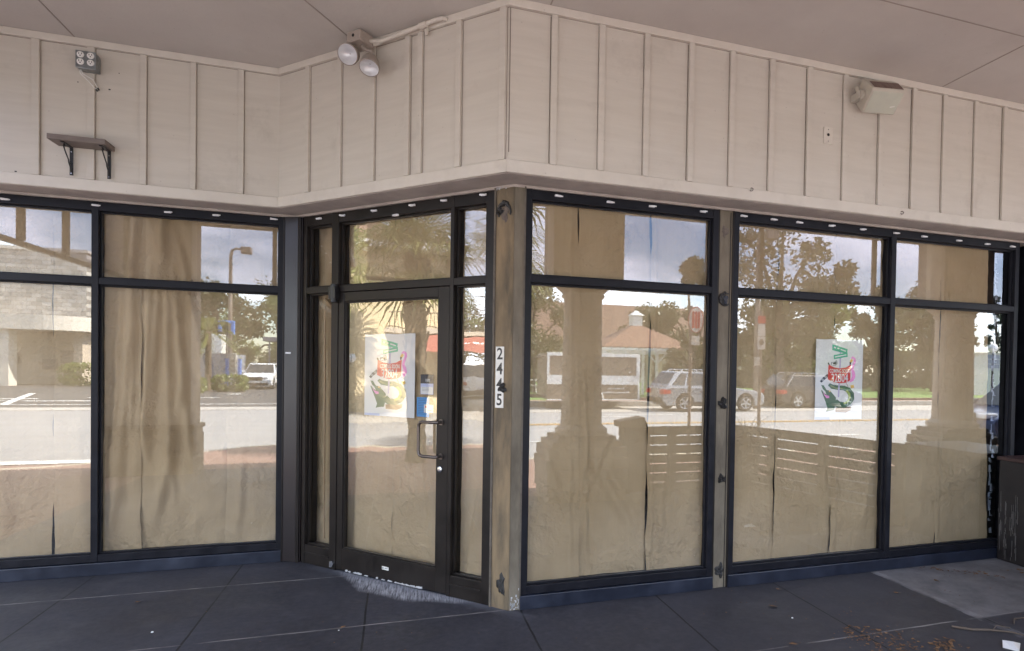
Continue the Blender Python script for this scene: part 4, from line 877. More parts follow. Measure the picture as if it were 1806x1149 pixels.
# ------------------------------------------------------------------ porch columns, screens, slatted fence (seen in the glass)
def porch_column(x, y, w, label, ped=None):
    t = thing('porch_column', label, 'column', (x,y,0))
    h = w/2
    p = MB(); p.lathe([(h*1.02,.86),(h*1.0,1.2),(h*.94,2.44)], Matrix.Translation((x,y,0)), 28); p.build('shaft', M['column'], t, smooth='auto')
    p = MB(); p.lathe([(h*.96,2.44),(h*1.08,2.47),(h*1.0,2.50),(h*1.35,2.58),(h*1.5,2.63)], Matrix.Translation((x,y,0)), 28); p.build('capital', M['column'], t, smooth='auto')
    p = MB(); p.box(x-w*.88, x+w*.88, y-.24, y+.24, 2.631, 3.619); p.build('impost_block', M['column'], t)
    p = MB(); p.lathe([(h*1.16,.78),(h*1.30,.80),(h*1.30,.85),(h*1.14,.875),(h*1.04,.90)], Matrix.Translation((x,y,0)), 28); p.build('base', M['column'], t, smooth='auto')
    p = MB(); r = random.Random(int(abs(x)*10)); z = 0.0; hw = h*1.95
    for k in range(5):
        q = hw+r.uniform(-.012,.03); p.box(x-q, x+q, y-.34, y+.34, z+.003, z+.128); z += .13
    p.box(x-h*1.75, x+h*1.75, y-.31, y+.31, z+.001, z+.069); p.box(x-h*1.45, x+h*1.45, y-.29, y+.29, z+.07, z+.128)
    p.build('pedestal', M['pedestal'], t, bevel=.012); return t
porch_column(1.47, -3.17, .50, 'beige porch column on a stepped stone pedestal at the start of the board fence')
porch_column(7.45, -3.17, .56, 'beige porch column on a stepped stone pedestal at the far right, beyond the board fence')
t = thing('porch_column', 'broad plain porch pier at the left corner of the porch', 'column', (-3.97,-3.17,0))
p = MB(); p.box(-4.50,-3.45,-3.40,-2.94,.70,3.619); p.build('shaft', M['column'], t, bevel=.01)
p = MB(); p.box(-4.55,-3.405,-3.42,-2.9,.003,.56); p.box(-4.55,-3.415,-3.41,-2.91,.561,.63); p.box(-4.56,-3.39,-3.43,-2.89,.631,.699); p.build('pedestal', M['pedestal'], t, bevel=.015)
def sunscreen(x0, y0, x1, y1, z0, z1, posts, label):
    t = thing('roll_screen', label, 'sun screen', ((x0+x1)/2,(y0+y1)/2,z0), 0, 'sun screens let down from the porch beam')
    L_ = math.hypot(x1-x0, y1-y0); dx, dy = (x1-x0)/L_, (y1-y0)/L_
    S = lambda s, n, z: Vector((x0+dx*s-dy*n, y0+dy*s+dx*n, z))
    p = MB(); p.quad(S(0,0,z0), S(L_,0,z0), S(L_,0,z1), S(0,0,z1)); p.build('mesh_cloth', M['screen'], t, recalc=False)
    p = MB(); p.wbox(S, 0, L_, -.022, .022, z0-.045, z0); p.build('bottom_bar', M['rail'], t)
    if posts:
        p = MB()
        for s in posts: p.wbox(S, s-.028, s+.028, -.05, -.002, .0 if s < 0 else z0, z1)
        p.build('guide_post', M['rail'], t)
ZS = 2.665
sunscreen(-3.45,-3.2,1.02,-3.2,ZS,3.62,(1.0,3.1),'long sun screen between the left corner column and the middle column')
sunscreen(1.92,-3.2,6.9,-3.2,ZS,3.62,(2.1,4.02),'long sun screen between the middle column and the far right column')
sunscreen(7.98,-3.2,20,-3.2,ZS,3.62,(2.5,5.0,7.5,10.0),'long sun screen right of the far right column')
sunscreen(-3.98,-2.9,-3.98,1.15,ZS,3.62,(.7,2.2,3.0),'sun screen closing the left end of the porch')
def fence(x0, y0, x1, y1, zt, nb, posts, gap_from, label):
    t = thing('board_fence', label, 'fence', ((x0+x1)/2,(y0+y1)/2,0), 0, 'low board fence round the patio')
    L_ = math.hypot(x1-x0, y1-y0); dx, dy = (x1-x0)/L_, (y1-y0)/L_
    S = lambda s, n, z: Vector((x0+dx*s-dy*n, y0+dy*s+dx*n, z))
    p = MB(); bh = zt/nb
    for k in range(nb): p.wbox(S, 0, L_, -.012, .012, k*bh+.006, (k+1)*bh-(.008 if k < nb-1 else .0))
    if gap_from: p.wbox(S, 0, gap_from, .014, .028, .01, zt-.004)
    p.build('boards', M['fence'], t)
    p = MB()
    for s in posts: p.wbox(S, s-.05, s+.05, .013, .09, .003, zt-.002)
    p.build('post', M['fence'], t)
fence(2.0,-3.25,3.74,-3.25,.85,7,(.08,.72,1.69),.42,'low dark board fence with bright gaps facing the street')
fence(3.78,-3.20,4.42,-.92,.85,7,(.03,.55,1.30,2.25),0,'low dark board fence with bright gaps returning towards the planter')
t = thing('carton', 'brown carton lying on top of the board fence beside the column', 'box', (2.13,-3.25,.86))
p = MB(); p.hexa([(1.98,-3.38,.853),(2.34,-3.38,.853),(2.34,-3.10,.853),(1.98,-3.10,.853),(1.96,-3.36,.93),(2.30,-3.36,.985),(2.30,-3.12,.985),(1.96,-3.12,.93)]); p.build('body', M['cardboard'], t, bevel=.008)
t = thing('grass_planter', 'low pot of straw coloured ornamental grass outside the fence corner', 'plant pot', (4.1,-3.65,0))
p = MB(); p.lathe([(.16,.003),(.24,.55),(.25,.57),(.22,.57)], Matrix.Translation((4.1,-3.65,0)), 18); p.build('pot', M['pedestal'], t, smooth='auto')
p = MB(); r = random.Random(9)
for i in range(70):
    a = r.uniform(0,6.28); l = r.uniform(.35,.75); c, s_ = math.cos(a), math.sin(a); pts = []
    for k in range(5):
        q = k/4; d = l*.75*q**1.5; pts.append((4.1+c*(.06+d), -3.65+s_*(.06+d), .55+l*(q-.35*q*q*q)))
    for k in range(4):
        w0, w1 = .006*(1-k/4.5), .006*(1-(k+1)/4.5); A, B = pts[k], pts[k+1]
        p.quad((A[0]-s_*w0,A[1]+c*w0,A[2]),(A[0]+s_*w0,A[1]-c*w0,A[2]),(B[0]+s_*w1,B[1]-c*w1,B[2]),(B[0]-s_*w1,B[1]+c*w1,B[2]))
p.build('blades', M['straw'], t, recalc=False)

# ------------------------------------------------------------------ trees, palms, hedges
def crown_mb(seed, n, rad, hgt, leaf_s, clumps=26):
    """leaf cards gathered in uneven clumps"""
    r = random.Random(seed); b = MB(); cs = []
    for i in range(clumps):
        a = r.uniform(0,6.28); u = r.random()**.6; z = r.uniform(0,1); k = math.sin(PI*min(1,.16+.80*z))
        cs.append((Vector((rad*u*k*math.cos(a), rad*u*k*math.sin(a), hgt*z)), r.uniform(.16,.34)*rad))
    for i in range(n):
        c, cr = r.choice(cs); d = Vector((r.gauss(0,1), r.gauss(0,1), r.gauss(0,.75))).normalized()*cr*r.random()**.4
        q = c+d; u = Vector((r.gauss(0,1), r.gauss(0,1), r.gauss(0,.6))).normalized(); w = u.cross(Vector((r.gauss(0,1),r.gauss(0,1),r.gauss(0,1)))).normalized()
        s = leaf_s*r.uniform(.6,1.4); b.quad(q-u*s, q-w*s*.45, q+u*s, q+w*s*.45)
    return b, cs
def tree(name, label, loc, h, rad, seed, m, bark, n=5200, base=.32, leaf_s=None, trunk_r=.2, group=None, clumps=26):
    t = thing(name, label, 'tree', loc, 0, group)
    b, cs = crown_mb(seed, n, rad, h*(1-base), leaf_s or rad*.05, clumps)
    for v in b.v: v.z += h*base
    b.build('crown', m, t, local=True, recalc=False)
    r = random.Random(seed+1); p = MB(); top = Vector((r.uniform(-.2,.2)*rad*.4, r.uniform(-.2,.2)*rad*.4, h*.6))
    p.tube([(0,0,-.15),(top.x*.2,top.y*.2,h*.15),(top.x*.6,top.y*.6,h*.36),tuple(top)], [trunk_r*1.25,trunk_r,trunk_r*.75,trunk_r*.3], 9)
    for c, cr in cs[:9]:
        z0 = h*r.uniform(.2,.42); s0 = Vector((top.x*z0/(h*.6), top.y*z0/(h*.6), z0)); e = c+Vector((0,0,h*base)); mid = s0.lerp(e,.5)+Vector((0,0,.06*h))
        p.tube([s0, mid, e], [trunk_r*.5,trunk_r*.32,trunk_r*.1], 6)
    p.build('trunk', bark, t, smooth=True, local=True); return t
def palm(label, loc, h, trunk_r, seed, fr=2.0, n=26, fan=True, lean=(0,0), boots=True):
    t = thing('palm_tree', label, 'palm', loc, 0, 'palm trees along the streets')
    r = random.Random(seed); p = MB(); pts = []; rs = []
    K = 26
    for k in range(K+1):
        q = k/K; pts.append((lean[0]*q*q, lean[1]*q*q, -.15+(h+.15)*q)); rs.append(trunk_r*(1.12-.12*q+(.16*((k*7) % 5)/5-.08 if boots else 0)+(.35*max(0,q-.8)/.2 if boots else 0)))
    p.tube(pts, rs, 10)
    if boots:
        for k in range(70):
            q = r.uniform(.3,.99); a = r.uniform(0,6.28); c, s_ = math.cos(a), math.sin(a); R_ = trunk_r*(1.0+.35*max(0,q-.8)/.2); z = h*q
            x0, y0 = lean[0]*q*q+c*R_*.9, lean[1]*q*q+s_*R_*.9
            p.hexa([(x0-s_*.035,y0+c*.035,z),(x0+s_*.035,y0-c*.035,z),(x0+s_*.02+c*.06,y0-c*.02+s_*.06,z+.16),(x0-s_*.02+c*.06,y0+c*.02+s_*.06,z+.16),(x0-s_*.035+c*.03,y0+c*.035+s_*.03,z),(x0+s_*.035+c*.03,y0-c*.035+s_*.03,z),(x0+s_*.02+c*.09,y0-c*.02+s_*.09,z+.16),(x0-s_*.02+c*.09,y0+c*.02+s_*.09,z+.16)])
    p.build('trunk', M['palm_bark'], t, smooth='auto', local=True)
    b = MB(); top = Vector((lean[0],lean[1],h))
    for i in range(n):
        a = r.uniform(0,6.28); el = r.uniform(-.75,1.25); l = fr*r.uniform(.8,1.1); d = Vector((math.cos(a)*math.cos(el), math.sin(a)*math.cos(el), math.sin(el))); side = d.cross(Vector((0,0,1))).normalized(); up = side.cross(d)
        pet = l*(.42 if fan else .12); hub = top + d*pet - Vector((0,0,.10*pet))
        b.quad(top-side*.02, top+side*.02, hub+side*.014, hub-side*.014)
        if fan:
            m = 24
            for k in range(m):
                an = (k/(m-1)-.5)*2*2.2; dd = (d*math.cos(an)+side*math.sin(an)).normalized(); L_ = l*.58*(.75+.25*math.cos(an))*r.uniform(.85,1.1); mid = hub+dd*L_*.6-up*.03*abs(math.sin(an)); tip = hub+dd*L_-Vector((0,0,.28*L_*r.uniform(.6,1.3))); w = dd.cross(up).normalized()*.020*l*.6
                b.quad(hub, mid+w, tip, mid-w)
        else:
            m = 30
            for k in range(m):
                q = k/(m-1); c = hub+d*l*.86*q-Vector((0,0,.62*l*q*q)); 
                for sg in (-1,1):
                    L_ = l*.26*math.sin(PI*min(1,.12+.86*q))*r.uniform(.8,1.15); dd = (side*sg+d*.55-Vector((0,0,.35))).normalized(); w = dd.cross(side*sg+up).normalized()*.014*l*.5
                    b.quad(c, c+dd*L_*.5+d*.03, c+dd*L_, c+dd*L_*.5-d*.03)
    b.build('crown', M['leaf_palm'], t, local=True, recalc=False); return t
def hedge(label, x0, x1, y0, y1, z0, z1, seed, n=1500, m=None, ls=.11):
    t = thing('hedge', label, 'hedge', ((x0+x1)/2,(y0+y1)/2,z0)); r = random.Random(seed); b = MB(); cx, cy, cz = (x0+x1)/2,(y0+y1)/2,(z0+z1)/2
    for i in range(n):
        d = Vector((r.gauss(0,1),r.gauss(0,1),r.gauss(0,1))).normalized(); k = r.uniform(.75,1.04); e = [abs(c)**.55*(1 if c > 0 else -1) for c in d]
        q = Vector((cx+e[0]*(x1-x0)/2*k, cy+e[1]*(y1-y0)/2*k, cz+e[2]*(z1-z0)/2*k)); u = Vector((r.gauss(0,1),r.gauss(0,1),r.gauss(0,1))).normalized(); w = u.cross(Vector((r.gauss(0,1),r.gauss(0,1),.3))).normalized(); s = ls*r.uniform(.6,1.3)
        b.quad(q-u*s,q-w*s*.5,q+u*s,q+w*s*.5)
    b.build('foliage', m or M['leaf_hedge'], t, recalc=False)
    p = MB()
    for k in range(6): a = r.uniform(0,6.28); p.tube([(cx+.15*math.cos(a),cy+.15*math.sin(a),z0-.05),(cx+(x1-x0)*.3*math.cos(a),cy+(y1-y0)*.3*math.sin(a),cz+.1)], [.03,.01], 5)
    p.build('stem', M['bark'], t); return t
# park across the road (seen in the right-hand windows)
tree('oak_tree', 'small oak with shimmering leaves behind the silver car', (14.3,-25.5,0), 7.4, 1.75, 11, M['leaf_oak'], M['bark'], 6500, .16, .12)
tree('oak_tree', 'tall spreading oak behind the round parking sign', (21.6,-28,0), 13.0, 4.1, 12, M['leaf_oak'], M['bark'], 9000, .18, .17, .32, clumps=34)
tree('oak_tree', 'oak with a bare pale limb behind the charcoal car', (26.5,-31,0), 7.6, 3.6, 13, M['leaf_light'], M['bark'], 7000, .2, .17, .3)
tree('oak_tree', 'oak standing further back to the right of the poster', (37.4,-37,0), 8.4, 2.9, 14, M['leaf_oak'], M['bark'], 6000, .30, .18, .34)
tree('oak_tree', 'oak with twin trunks near the grey wall', (42.6,-36,0), 9.4, 3.9, 15, M['leaf_oak'], M['bark'], 6000, .34, .18, .36)
tree('oak_tree', 'round oak beyond the red tiled pavilion', (9.5,-44,0), 8.6, 4.4, 16, M['leaf_oak'], M['bark'], 6000, .12, .18, .3)
tree('oak_tree', 'bushy tree at the left end of the lawn', (4.6,-38,0), 8.6, 4.0, 17, M['leaf_oak'], M['bark'], 6000, .06, .16, .3)
tree('oak_tree', 'bushy tree right of the red tiled pavilion', (20.5,-44,0), 7.2, 3.6, 18, M['leaf_oak'], M['bark'], 6000, .08, .18, .3)
tree('oak_tree', 'dark dense oak between the twin trunked oak and the grey building', (47,-40,0), 8.0, 3.6, 24, M['leaf_oak'], M['bark'], 5000, .12, .18, .34)
tree('oak_tree', 'low dense oak far back on the lawn right of the poster', (42,-44,0), 6.5, 3.4, 25, M['leaf_oak'], M['bark'], 4500, .04, .18, .34)
tree('oak_tree', 'dense tree closing the lawn behind the charcoal car', (31.5,-44,0), 7.0, 4.6, 19, M['leaf_oak'], M['bark'], 6000, .05, .2, .3)
for i, (x, y, h) in enumerate(((55.2,-44,7.4),(57.0,-46,6.6),(60.8,-45,10.2),(51.5,-44,7.6))):
    tree('pine_tree', ['tall narrow pine left of the globe lamp','shorter narrow pine between the two taller ones','tallest layered pine at the right','dark pine behind the grey wall'][i], (x,y,0), h, 1.15, 31+i, M['leaf_dark'], M['bark'], 2600, .10, .15, .16, clumps=40)
hedge('long clipped hedge along the back of the lawn', 2, 12, -33.6, -32.4, .05, 1.5, 41, 3000, M['leaf_oak'], .2)
hedge('tall shadowy hedge closing the lawn between the oaks and the grey building', 24, 58, -49.5, -46.5, .05, 4.0, 46, 6500, M['leaf_oak'], .42)
hedge('bright green shrub beside the silver car', 15.1, 16.2, -24.6, -23.8, .1, .95, 42, 700, M['leaf_hedge'])
# corner lot (seen in the left-hand windows)
hedge('small bright hedge at the lot entrance', -11.9, -10.5, -31.8, -30.6, -.1, .75, 43, 1300)
hedge('clipped hedge behind the small bright one', -10.7, -8.9, -33.9, -32.8, -.1, .85, 44, 1500)
hedge('bright hedge at the foot of the stacked stone wall', -21.0, -17.6, -41.4, -40.2, -.1, 1.4, 45, 2200)
for i, (x, y, h, rd, lab) in enumerate(((-14.5,-50,7.5,3.6,'leafy tree behind the blue posts'),(-9.2,-54,8.0,4.0,'tall leafy tree behind the white car'),(-4.5,-49,8.2,3.8,'leafy tree at the right edge of the lot'),(-17.5,-58,7.6,4.2,'leafy tree behind the white box trailer'),(-1.0,-56,8.6,4.4,'leafy tree at the far corner of the lot'),(-12.0,-64,9.2,5.0,'tallest tree at the back of the lot'))):
    tree('shade_tree', lab, (x,y,-.1), h, rd, 51+i, M['leaf_light'] if i % 2 else M['leaf_oak'], M['bark'], 5200, .14, .2, .3)
t = tree('birch_tree', 'thin pale barked tree beside the white car', (-7.75,-41.5,-.1), 9.5, 2.2, 61, M['leaf_light'], M['bark_pale'], 1500, .42, .12, .13)
palm('feathery palm behind the hedges in the lot', (-11.2,-34.5,-.1), 3.5, .15, 71, 2.1, 34, False, boots=False)
# cross street palms (seen in the door)
palm('rough trunked palm standing nearest to the porch', (-6.6,.42,-.02), 3.45, .15, 72, 1.5, 40, True, (.0,.05))
palm('palm at the kerb before the corner pillar', (.72,-5.55,-.01), 3.7, .14, 77, 1.5, 30, True)
palm('palm in front of the yellow building', (-14.5,2.5,-.1), 4.6, .15, 73, 1.9, 34, True)
palm('palm at the left end of the yellow building', (-15.3,3.4,-.1), 4.3, .17, 74, 1.5, 26, True)
palm('palm leaning at the corner of the yellow building', (-15.6,-3.0,-.1), 5.6, .15, 75, 1.5, 26, True, (.0,.5))
tree('street_tree', 'leafy tree down the cross street beyond the red awning', (-46,-9,-.1), 9.5, 3.8, 81, M['leaf_light'], M['bark'], 4500, .2, .16, .25)
tree('street_tree', 'dark round tree at the end of the cross street', (-62,-6,-.1), 8.0, 5.0, 82, M['leaf_oak'], M['bark'], 4500, .1, .2, .25)

# ------------------------------------------------------------------ cars
def car(label, loc, rz, paint, L_=4.7, W_=1.88, H_=1.68, rails=True, group=None, clad=True, seed=0):
    t = thing('parked_car', label, 'car', loc, rz, group); hl = L_/2; k = L_/4.7
    gr = .24; bl = H_*.60
    wx = (-1.40*k, 1.42*k); wr = .355
    prof = [(-hl,.42),(-hl+.05,.80),(-hl+.06,bl-.04),(-hl+.30,bl+.02),(hl-1.45*k,bl-.01),(hl-.55*k,bl-.12),(hl-.12,bl-.24),(hl-.02,.60),(hl-.06,.30),(hl-.25,gr)]
    def arch(x): return [(x+(wr+.06)*math.cos(a), wr+(wr+.06)*math.sin(a)) for a in [PI*q/10 for q in range(0,11)]]
    poly = prof + [(wx[1]+wr+.06,gr)] + arch(wx[1]) + [(wx[1]-wr-.06,gr),(wx[0]+wr+.06,gr)] + arch(wx[0]) + [(wx[0]-wr-.06,gr),(-hl+.2,gr)]
    MX = Matrix(((1,0,0,0),(0,0,1,0),(0,1,0,0),(0,0,0,1)))
    p = MB(); p.prism(poly, W_, MX, -W_/2); body = p.build('body', paint, t, bevel=.05, local=True)
    # cabin: tapered greenhouse
    A = [(-hl+.12,bl-.03),(hl-1.42*k,bl-.03),(hl-2.15*k,H_-.04),(-hl+.62*k,H_-.02)]
    def cab(z0i, yi): return yi
    p = MB(); y0, y1 = W_/2-.03, W_/2-.20
    p.hexa([(A[0][0],-y0,A[0][1]),(A[1][0],-y0,A[1][1]),(A[1][0],y0,A[1][1]),(A[0][0],y0,A[0][1]),(A[3][0],-y1,A[3][1]),(A[2][0],-y1,A[2][1]),(A[2][0],y1,A[2][1]),(A[3][0],y1,A[3][1])]); p.build('cabin', paint, t, bevel=.06, local=True)
    def P3(u, v, sg, o=.004):  # point on the cabin side: u along, v up
        x = (A[0][0]+(A[1][0]-A[0][0])*u)*(1-v)+(A[3][0]+(A[2][0]-A[3][0])*u)*v; z = A[0][1]+(A[3][1]-A[0][1])*v; return (x, sg*(y0+(y1-y0)*v+o), z)
    for sg in (-1,1):
        for u0, u1, u2, u3 in ((.06,.25,.26,.12),(.28,.58,.58,.28),(.61,.90,.94,.61)):
            p = MB(); p.quad(P3(u0,.14,sg),P3(u1,.14,sg),P3(u2,.86,sg),P3(u3,.86,sg)); p.build('side_window', M['car_glass'], t, local=True)
    p = MB(); e = .006
    def F3(a, b_, u, v): x = a[0]+(b_[0]-a[0])*v; z = a[1]+(b_[1]-a[1])*v; y = (y0+(y1-y0)*v-.06)*u; return (x,y,z)
    p.quad(*[(q[0]+e*1.5,q[1],q[2]+e) for q in (F3(A[1],A[2],-1,.08),F3(A[1],A[2],1,.08),F3(A[1],A[2],1,.9),F3(A[1],A[2],-1,.9))]); p.build('windshield', M['car_glass'], t, local=True)
    p = MB(); p.quad(*[(q[0]-e*1.5,q[1],q[2]+e) for q in (F3(A[0],A[3],-1,.22),F3(A[0],A[3],1,.22),F3(A[0],A[3],1,.88),F3(A[0],A[3],-1,.88))]); p.build('rear_window', M['car_glass'], t, local=True)
    for sg in (-1,1):
        p = MB(); p.tube([P3(.05,.12,sg,.006),P3(.10,.90,sg,.006),P3(.6,.92,sg,.006),P3(.93,.90,sg,.006)], .010, 5); p.build('window_trim', M['chrome'], t, local=True)
        for x in wx:
            Mw = Matrix.Translation((x, sg*(W_/2-.10), wr)) @ Matrix.Rotation(PI/2*(-sg), 4, 'X')
            p = MB(); p.lathe([(.20,-.10),(wr-.03,-.10),(wr,-.07),(wr,.07),(wr-.03,.10),(.235,.10),(.225,.05)], Mw, 26, cap=False); wh = p.build('tyre', M['tyre'], t, smooth='auto', local=True)
            p = MB(); p.lathe([(.02,.075),(.225,.05)], Mw, 26)
            rd = p.build('wheel_back', M['black'], wh, local=True); 
            p = MB()
            for q in range(5):
                Mq = Mw @ Matrix.Rotation(q*2*PI/5, 4, 'Z'); p.box(-.035,.035,.02,.225,.078,.100, Mq)
            p.lathe([(.225,.07),(.238,.108),(.215,.10)], Mw, 26, cap=False); p.lathe([(.05,.08),(.045,.108)], Mw, 12); p.build('rim', M['rim'], wh, local=True)
        p = MB(); p.box(hl-.42*k,hl-.035,sg*(W_/2-.42)-.20,sg*(W_/2-.42)+.24*1.0,.66,.79); p.build('headlight', M['head_lens'], t, bevel=.03, local=True)
        p = MB(); p.box(-hl-.006,-hl+.34,sg*(W_/2-.22)-.20,sg*(W_/2-.22)+.225,bl-.30,bl-.10); p.build('tail_light', M['tail_red'], t, bevel=.03, local=True)
        p = MB(); p.box(hl-1.72*k,hl-1.56*k,sg*(W_/2+.02)-.04,sg*(W_/2+.13)+.02*sg,bl+.02,bl+.17); p.build('mirror', paint, t, bevel=.03, local=True)
        if rails:
            p = MB(); p.tube([(A[3][0]+.25,sg*(y1-.09),H_-.02),(A[3][0]+.35,sg*(y1-.09),H_+.05),(A[2][0]-.35,sg*(y1-.09),H_+.04),(A[2][0]-.25,sg*(y1-.09),H_-.03)], .016, 6); p.build('roof_rail', M['chrome'], t, local=True)
        p = MB(); p.box(-.75*k,-.58*k,sg*(W_/2+.004)-.012,sg*(W_/2+.004)+.012,bl-.17,bl-.14); p.box(.30*k,.47*k,sg*(W_/2+.004)-.012,sg*(W_/2+.004)+.012,bl-.17,bl-.14); p.build('door_handle', M['chrome'], t, local=True)
        if clad:
            p = MB(); p.box(wx[0]+wr+.08,wx[1]-wr-.08,sg*(W_/2-.01)-.02,sg*(W_/2-.01)+.028,gr-.01,gr+.17); p.build('sill_trim', M['black'], t, bevel=.01, local=True)
    p = MB(); p.box(hl-.06,hl+.008,-.42,.42,.56,.80); p.build('grille', M['black'], t, bevel=.02, local=True)
    p = MB(); p.box(hl-.10,hl+.002,-.75,.75,.27,.42); p.build('front_bumper', M['black'], t, bevel=.03, local=True)
    p = MB(); p.box(hl+.001,hl+.014,-.26,.26,.42,.53); p.build('licence_plate', M['white_plate'], t, local=True)
    p = MB(); p.box(-hl-.012,-hl+.12,-.8,.8,.34,.56); p.build('rear_bumper', M['black'], t, bevel=.03, local=True)
    return t
CG = 'cars on the streets around the corner'
car('silver estate car with its tail lamp towards the trailer', (11.95,-19.45,-.118), 0, M['car_silver'], 4.75, group=CG)
car('charcoal car parked right of the silver one', (18.6,-21.05,-.115), 0, M['car_dark'], 4.7, 1.86, 1.6, group=CG)
car('navy blue car close to the kerb at the far right', (15.0,-7.55,-.12), PI, M['car_blue'], 4.7, 1.85, 1.52, False, CG)
car('white car with a roof rack facing out of the lot', (-9.2,-39.2,-.118), PI/2, M['car_white'], 4.7, 1.9, 1.70, group=CG)
car('white car seen from behind under the red awning', (-27.5,-2.9,-.12), PI, M['car_white'], 5.2, 1.95, 1.85, group=CG)
car('white car parked under the trees beyond the lawn', (36,-45,-.05), .3, M['car_white'], 4.6, 1.85, 1.5, False, CG)
# food trailer
t = thing('food_trailer', 'tan and white food trailer with a closed serving hatch beside the lawn', 'trailer', (7.5,-21.1,-.11))
p = MB(); p.box(5.15,9.15,-22.05,-20.15,.30,2.18); p.build('body', M['trailer_tan'], t, bevel=.03)
p = MB(); p.box(5.13,9.17,-20.148,-20.12,.92,1.30); p.build('white_band', M['white_paint'], t)
p = MB()
for x0, x1, z0, z1 in ((5.12,9.18,2.08,2.22),(9.02,9.18,1.301,2.079),(6.9,7.0,1.301,2.079),(5.12,5.22,1.301,2.079),(5.12,9.18,.27,.31),(9.1,9.18,.311,.919)): p.box(x0,x1,-20.149,-20.10,z0,z1)
p.build('frame_trim', M['white_paint'], t, bevel=.008)
p = MB(); p.box(7.02,8.98,-20.149,-20.13,1.34,2.04); p.build('hatch', M['trailer_tan'], t)
p = MB(); [p.box(x,x+.05,-20.129,-20.115,1.42,1.48) for x in (7.25,8.7)]; p.build('hatch_latch', M['white_paint'], t)
p = MB(); r = random.Random(3)
for z, n_, x0 in ((.76,9,7.75),(.60,17,7.3)):
    for i in range(n_): p.box(x0+i*.085,x0+i*.085+r.uniform(.04,.065),-20.149,-20.143,z-.035,z+r.uniform(0,.035))
p.build('lettering', M['white_paint'], t)
Mw = Matrix.Translation((7.05,-20.2,.27)) @ Matrix.Rotation(PI/2, 4, 'X')
p = MB(); p.lathe([(.15,-.1),(.36,-.1),(.38,0),(.36,.09),(.2,.1)], Mw, 24); wh = p.build('tyre', M['tyre'], t, smooth='auto'); p = MB(); p.lathe([(.02,.104),(.19,.108),(.2,.10)], Mw, 18); p.build('rim', M['rim'], wh)
p = MB(); p.tube([(7.05+.50*math.cos(a),-20.12,.30+.46*math.sin(a)) for a in [PI*q/10 for q in range(11)]], .035, 6); p.build('mudguard', M['white_paint'], t)
p = MB(); p.box(4.2,5.1,-21.6,-21.5,.35,.45); p.box(4.2,5.1,-20.7,-20.6,.35,.45); p.tube([(4.25,-20.6,.4),(4.25,-20.6,1.9)], .03, 6); p.tube([(4.25,-21.6,.4),(4.25,-21.6,1.9)], .03, 6); p.tube([(4.7,-20.6,.4),(4.7,-20.6,2.0)], .03, 6); p.tube([(4.25,-20.6,1.9),(5.1,-20.6,2.05)], .03, 6); p.build('drawbar_rack', M['rail'], t)
# pergola, pavilion, picnic table
t = thing('pergola', 'white timber pergola behind the food trailer', 'pergola', (11.6,-27,.09))
p = MB()
for x in (9.4,13.0):
    for y in (-27,-29): p.box(x-.07,x+.07,y-.07,y+.07,.085,2.45)
p.build('post', M['white_paint'], t)
p = MB()
for y in (-27,-29): p.box(8.6,13.9,y-.05,y+.05,2.452,2.62)
for i in range(15): p.box(8.7+i*.36,8.78+i*.36,-29.5,-26.5,2.622,2.74)
p.build('rafter', M['white_paint'], t)
p = MB()
for x in (9.4,13.0):
    for sg in (-1,1): p.tube([(x,-27,1.9),(x+sg*.55,-27,2.45)], .05, 6)
p.build('brace', M['white_paint'], t)
t = thing('park_pavilion', 'park pavilion with a pyramid of red tiles and a white cupola', 'pavilion', (14.9,-35,.09))
p = MB(); ap = (14.9,-35,4.75)
cs = [(11.6,-37.8,3.0),(18.2,-37.8,3.0),(18.2,-32.2,3.0),(11.6,-32.2,3.0)]
for i in range(4): p.quad(cs[i], cs[(i+1)%4], ap)
p.quad(*[(a,b_,c-.12) for a,b_,c in cs]); 
for i in range(4): a, c = cs[i], cs[(i+1)%4]; p.quad(a, c, (c[0],c[1],c[2]-.12), (a[0],a[1],a[2]-.12))
rf = p.build('roof', M['tile'], t)
p = MB(); p.box(14.55,15.25,-35.35,-34.65,4.4,5.25); p.hexa([(14.45,-35.45,5.251),(15.35,-35.45,5.251),(15.35,-34.55,5.251),(14.45,-34.55,5.251),(14.85,-35.05,5.6),(14.95,-35.05,5.6),(14.95,-34.95,5.6),(14.85,-34.95,5.6)]); p.build('cupola', M['white_paint'], rf)
p = MB()
for x in (12,14.9,17.8):
    for y in (-37.4,-32.6): p.box(x-.15,x+.15,y-.15,y+.15,.085,2.88)
p.build('post', M['bank_wall'], t)
t = thing('low_house', 'long low house with a brown shingle roof behind the pavilion', 'house', (23,-62,.09))
p = MB(); p.box(10,38,-68,-58,.085,4.5); p.build('wall', M['bank_wall'], t)
p = MB(); p.hexa([(9,-69,4.501),(39,-69,4.501),(39,-57,4.501),(9,-57,4.501),(14,-64,8.9),(34,-64,8.9),(34,-62,8.9),(14,-62,8.9)]); p.build('roof', M['brown_roof'], t)
p = MB(); [p.box(x,x+1.2,-57.998,-57.95,1.2,2.6) for x in (12,16,20,24,28,32)]; p.build('window', M['car_glass'], t)
t = thing('picnic_table', 'pale picnic table on the lawn at the left', 'picnic table', (7.6,-31,.09))
p = MB(); p.box(6.7,8.5,-31.4,-30.6,.82,.88); p.build('top', M['concrete'], t)
for y in (-30.1,-31.9): p = MB(); p.box(6.7,8.5,y-.15,y+.15,.50,.55); p.build('bench', M['concrete'], t)
p = MB(); 
for x in (7.0,8.2): p.tube([(x,-30.1,.5),(x,-31.9,.5)], .04, 6); p.tube([(x,-30.4,.085),(x,-30.9,.82)], .04, 6); p.tube([(x,-31.6,.085),(x,-31.1,.82)], .04, 6)
p.build('leg', M['concrete'], t)
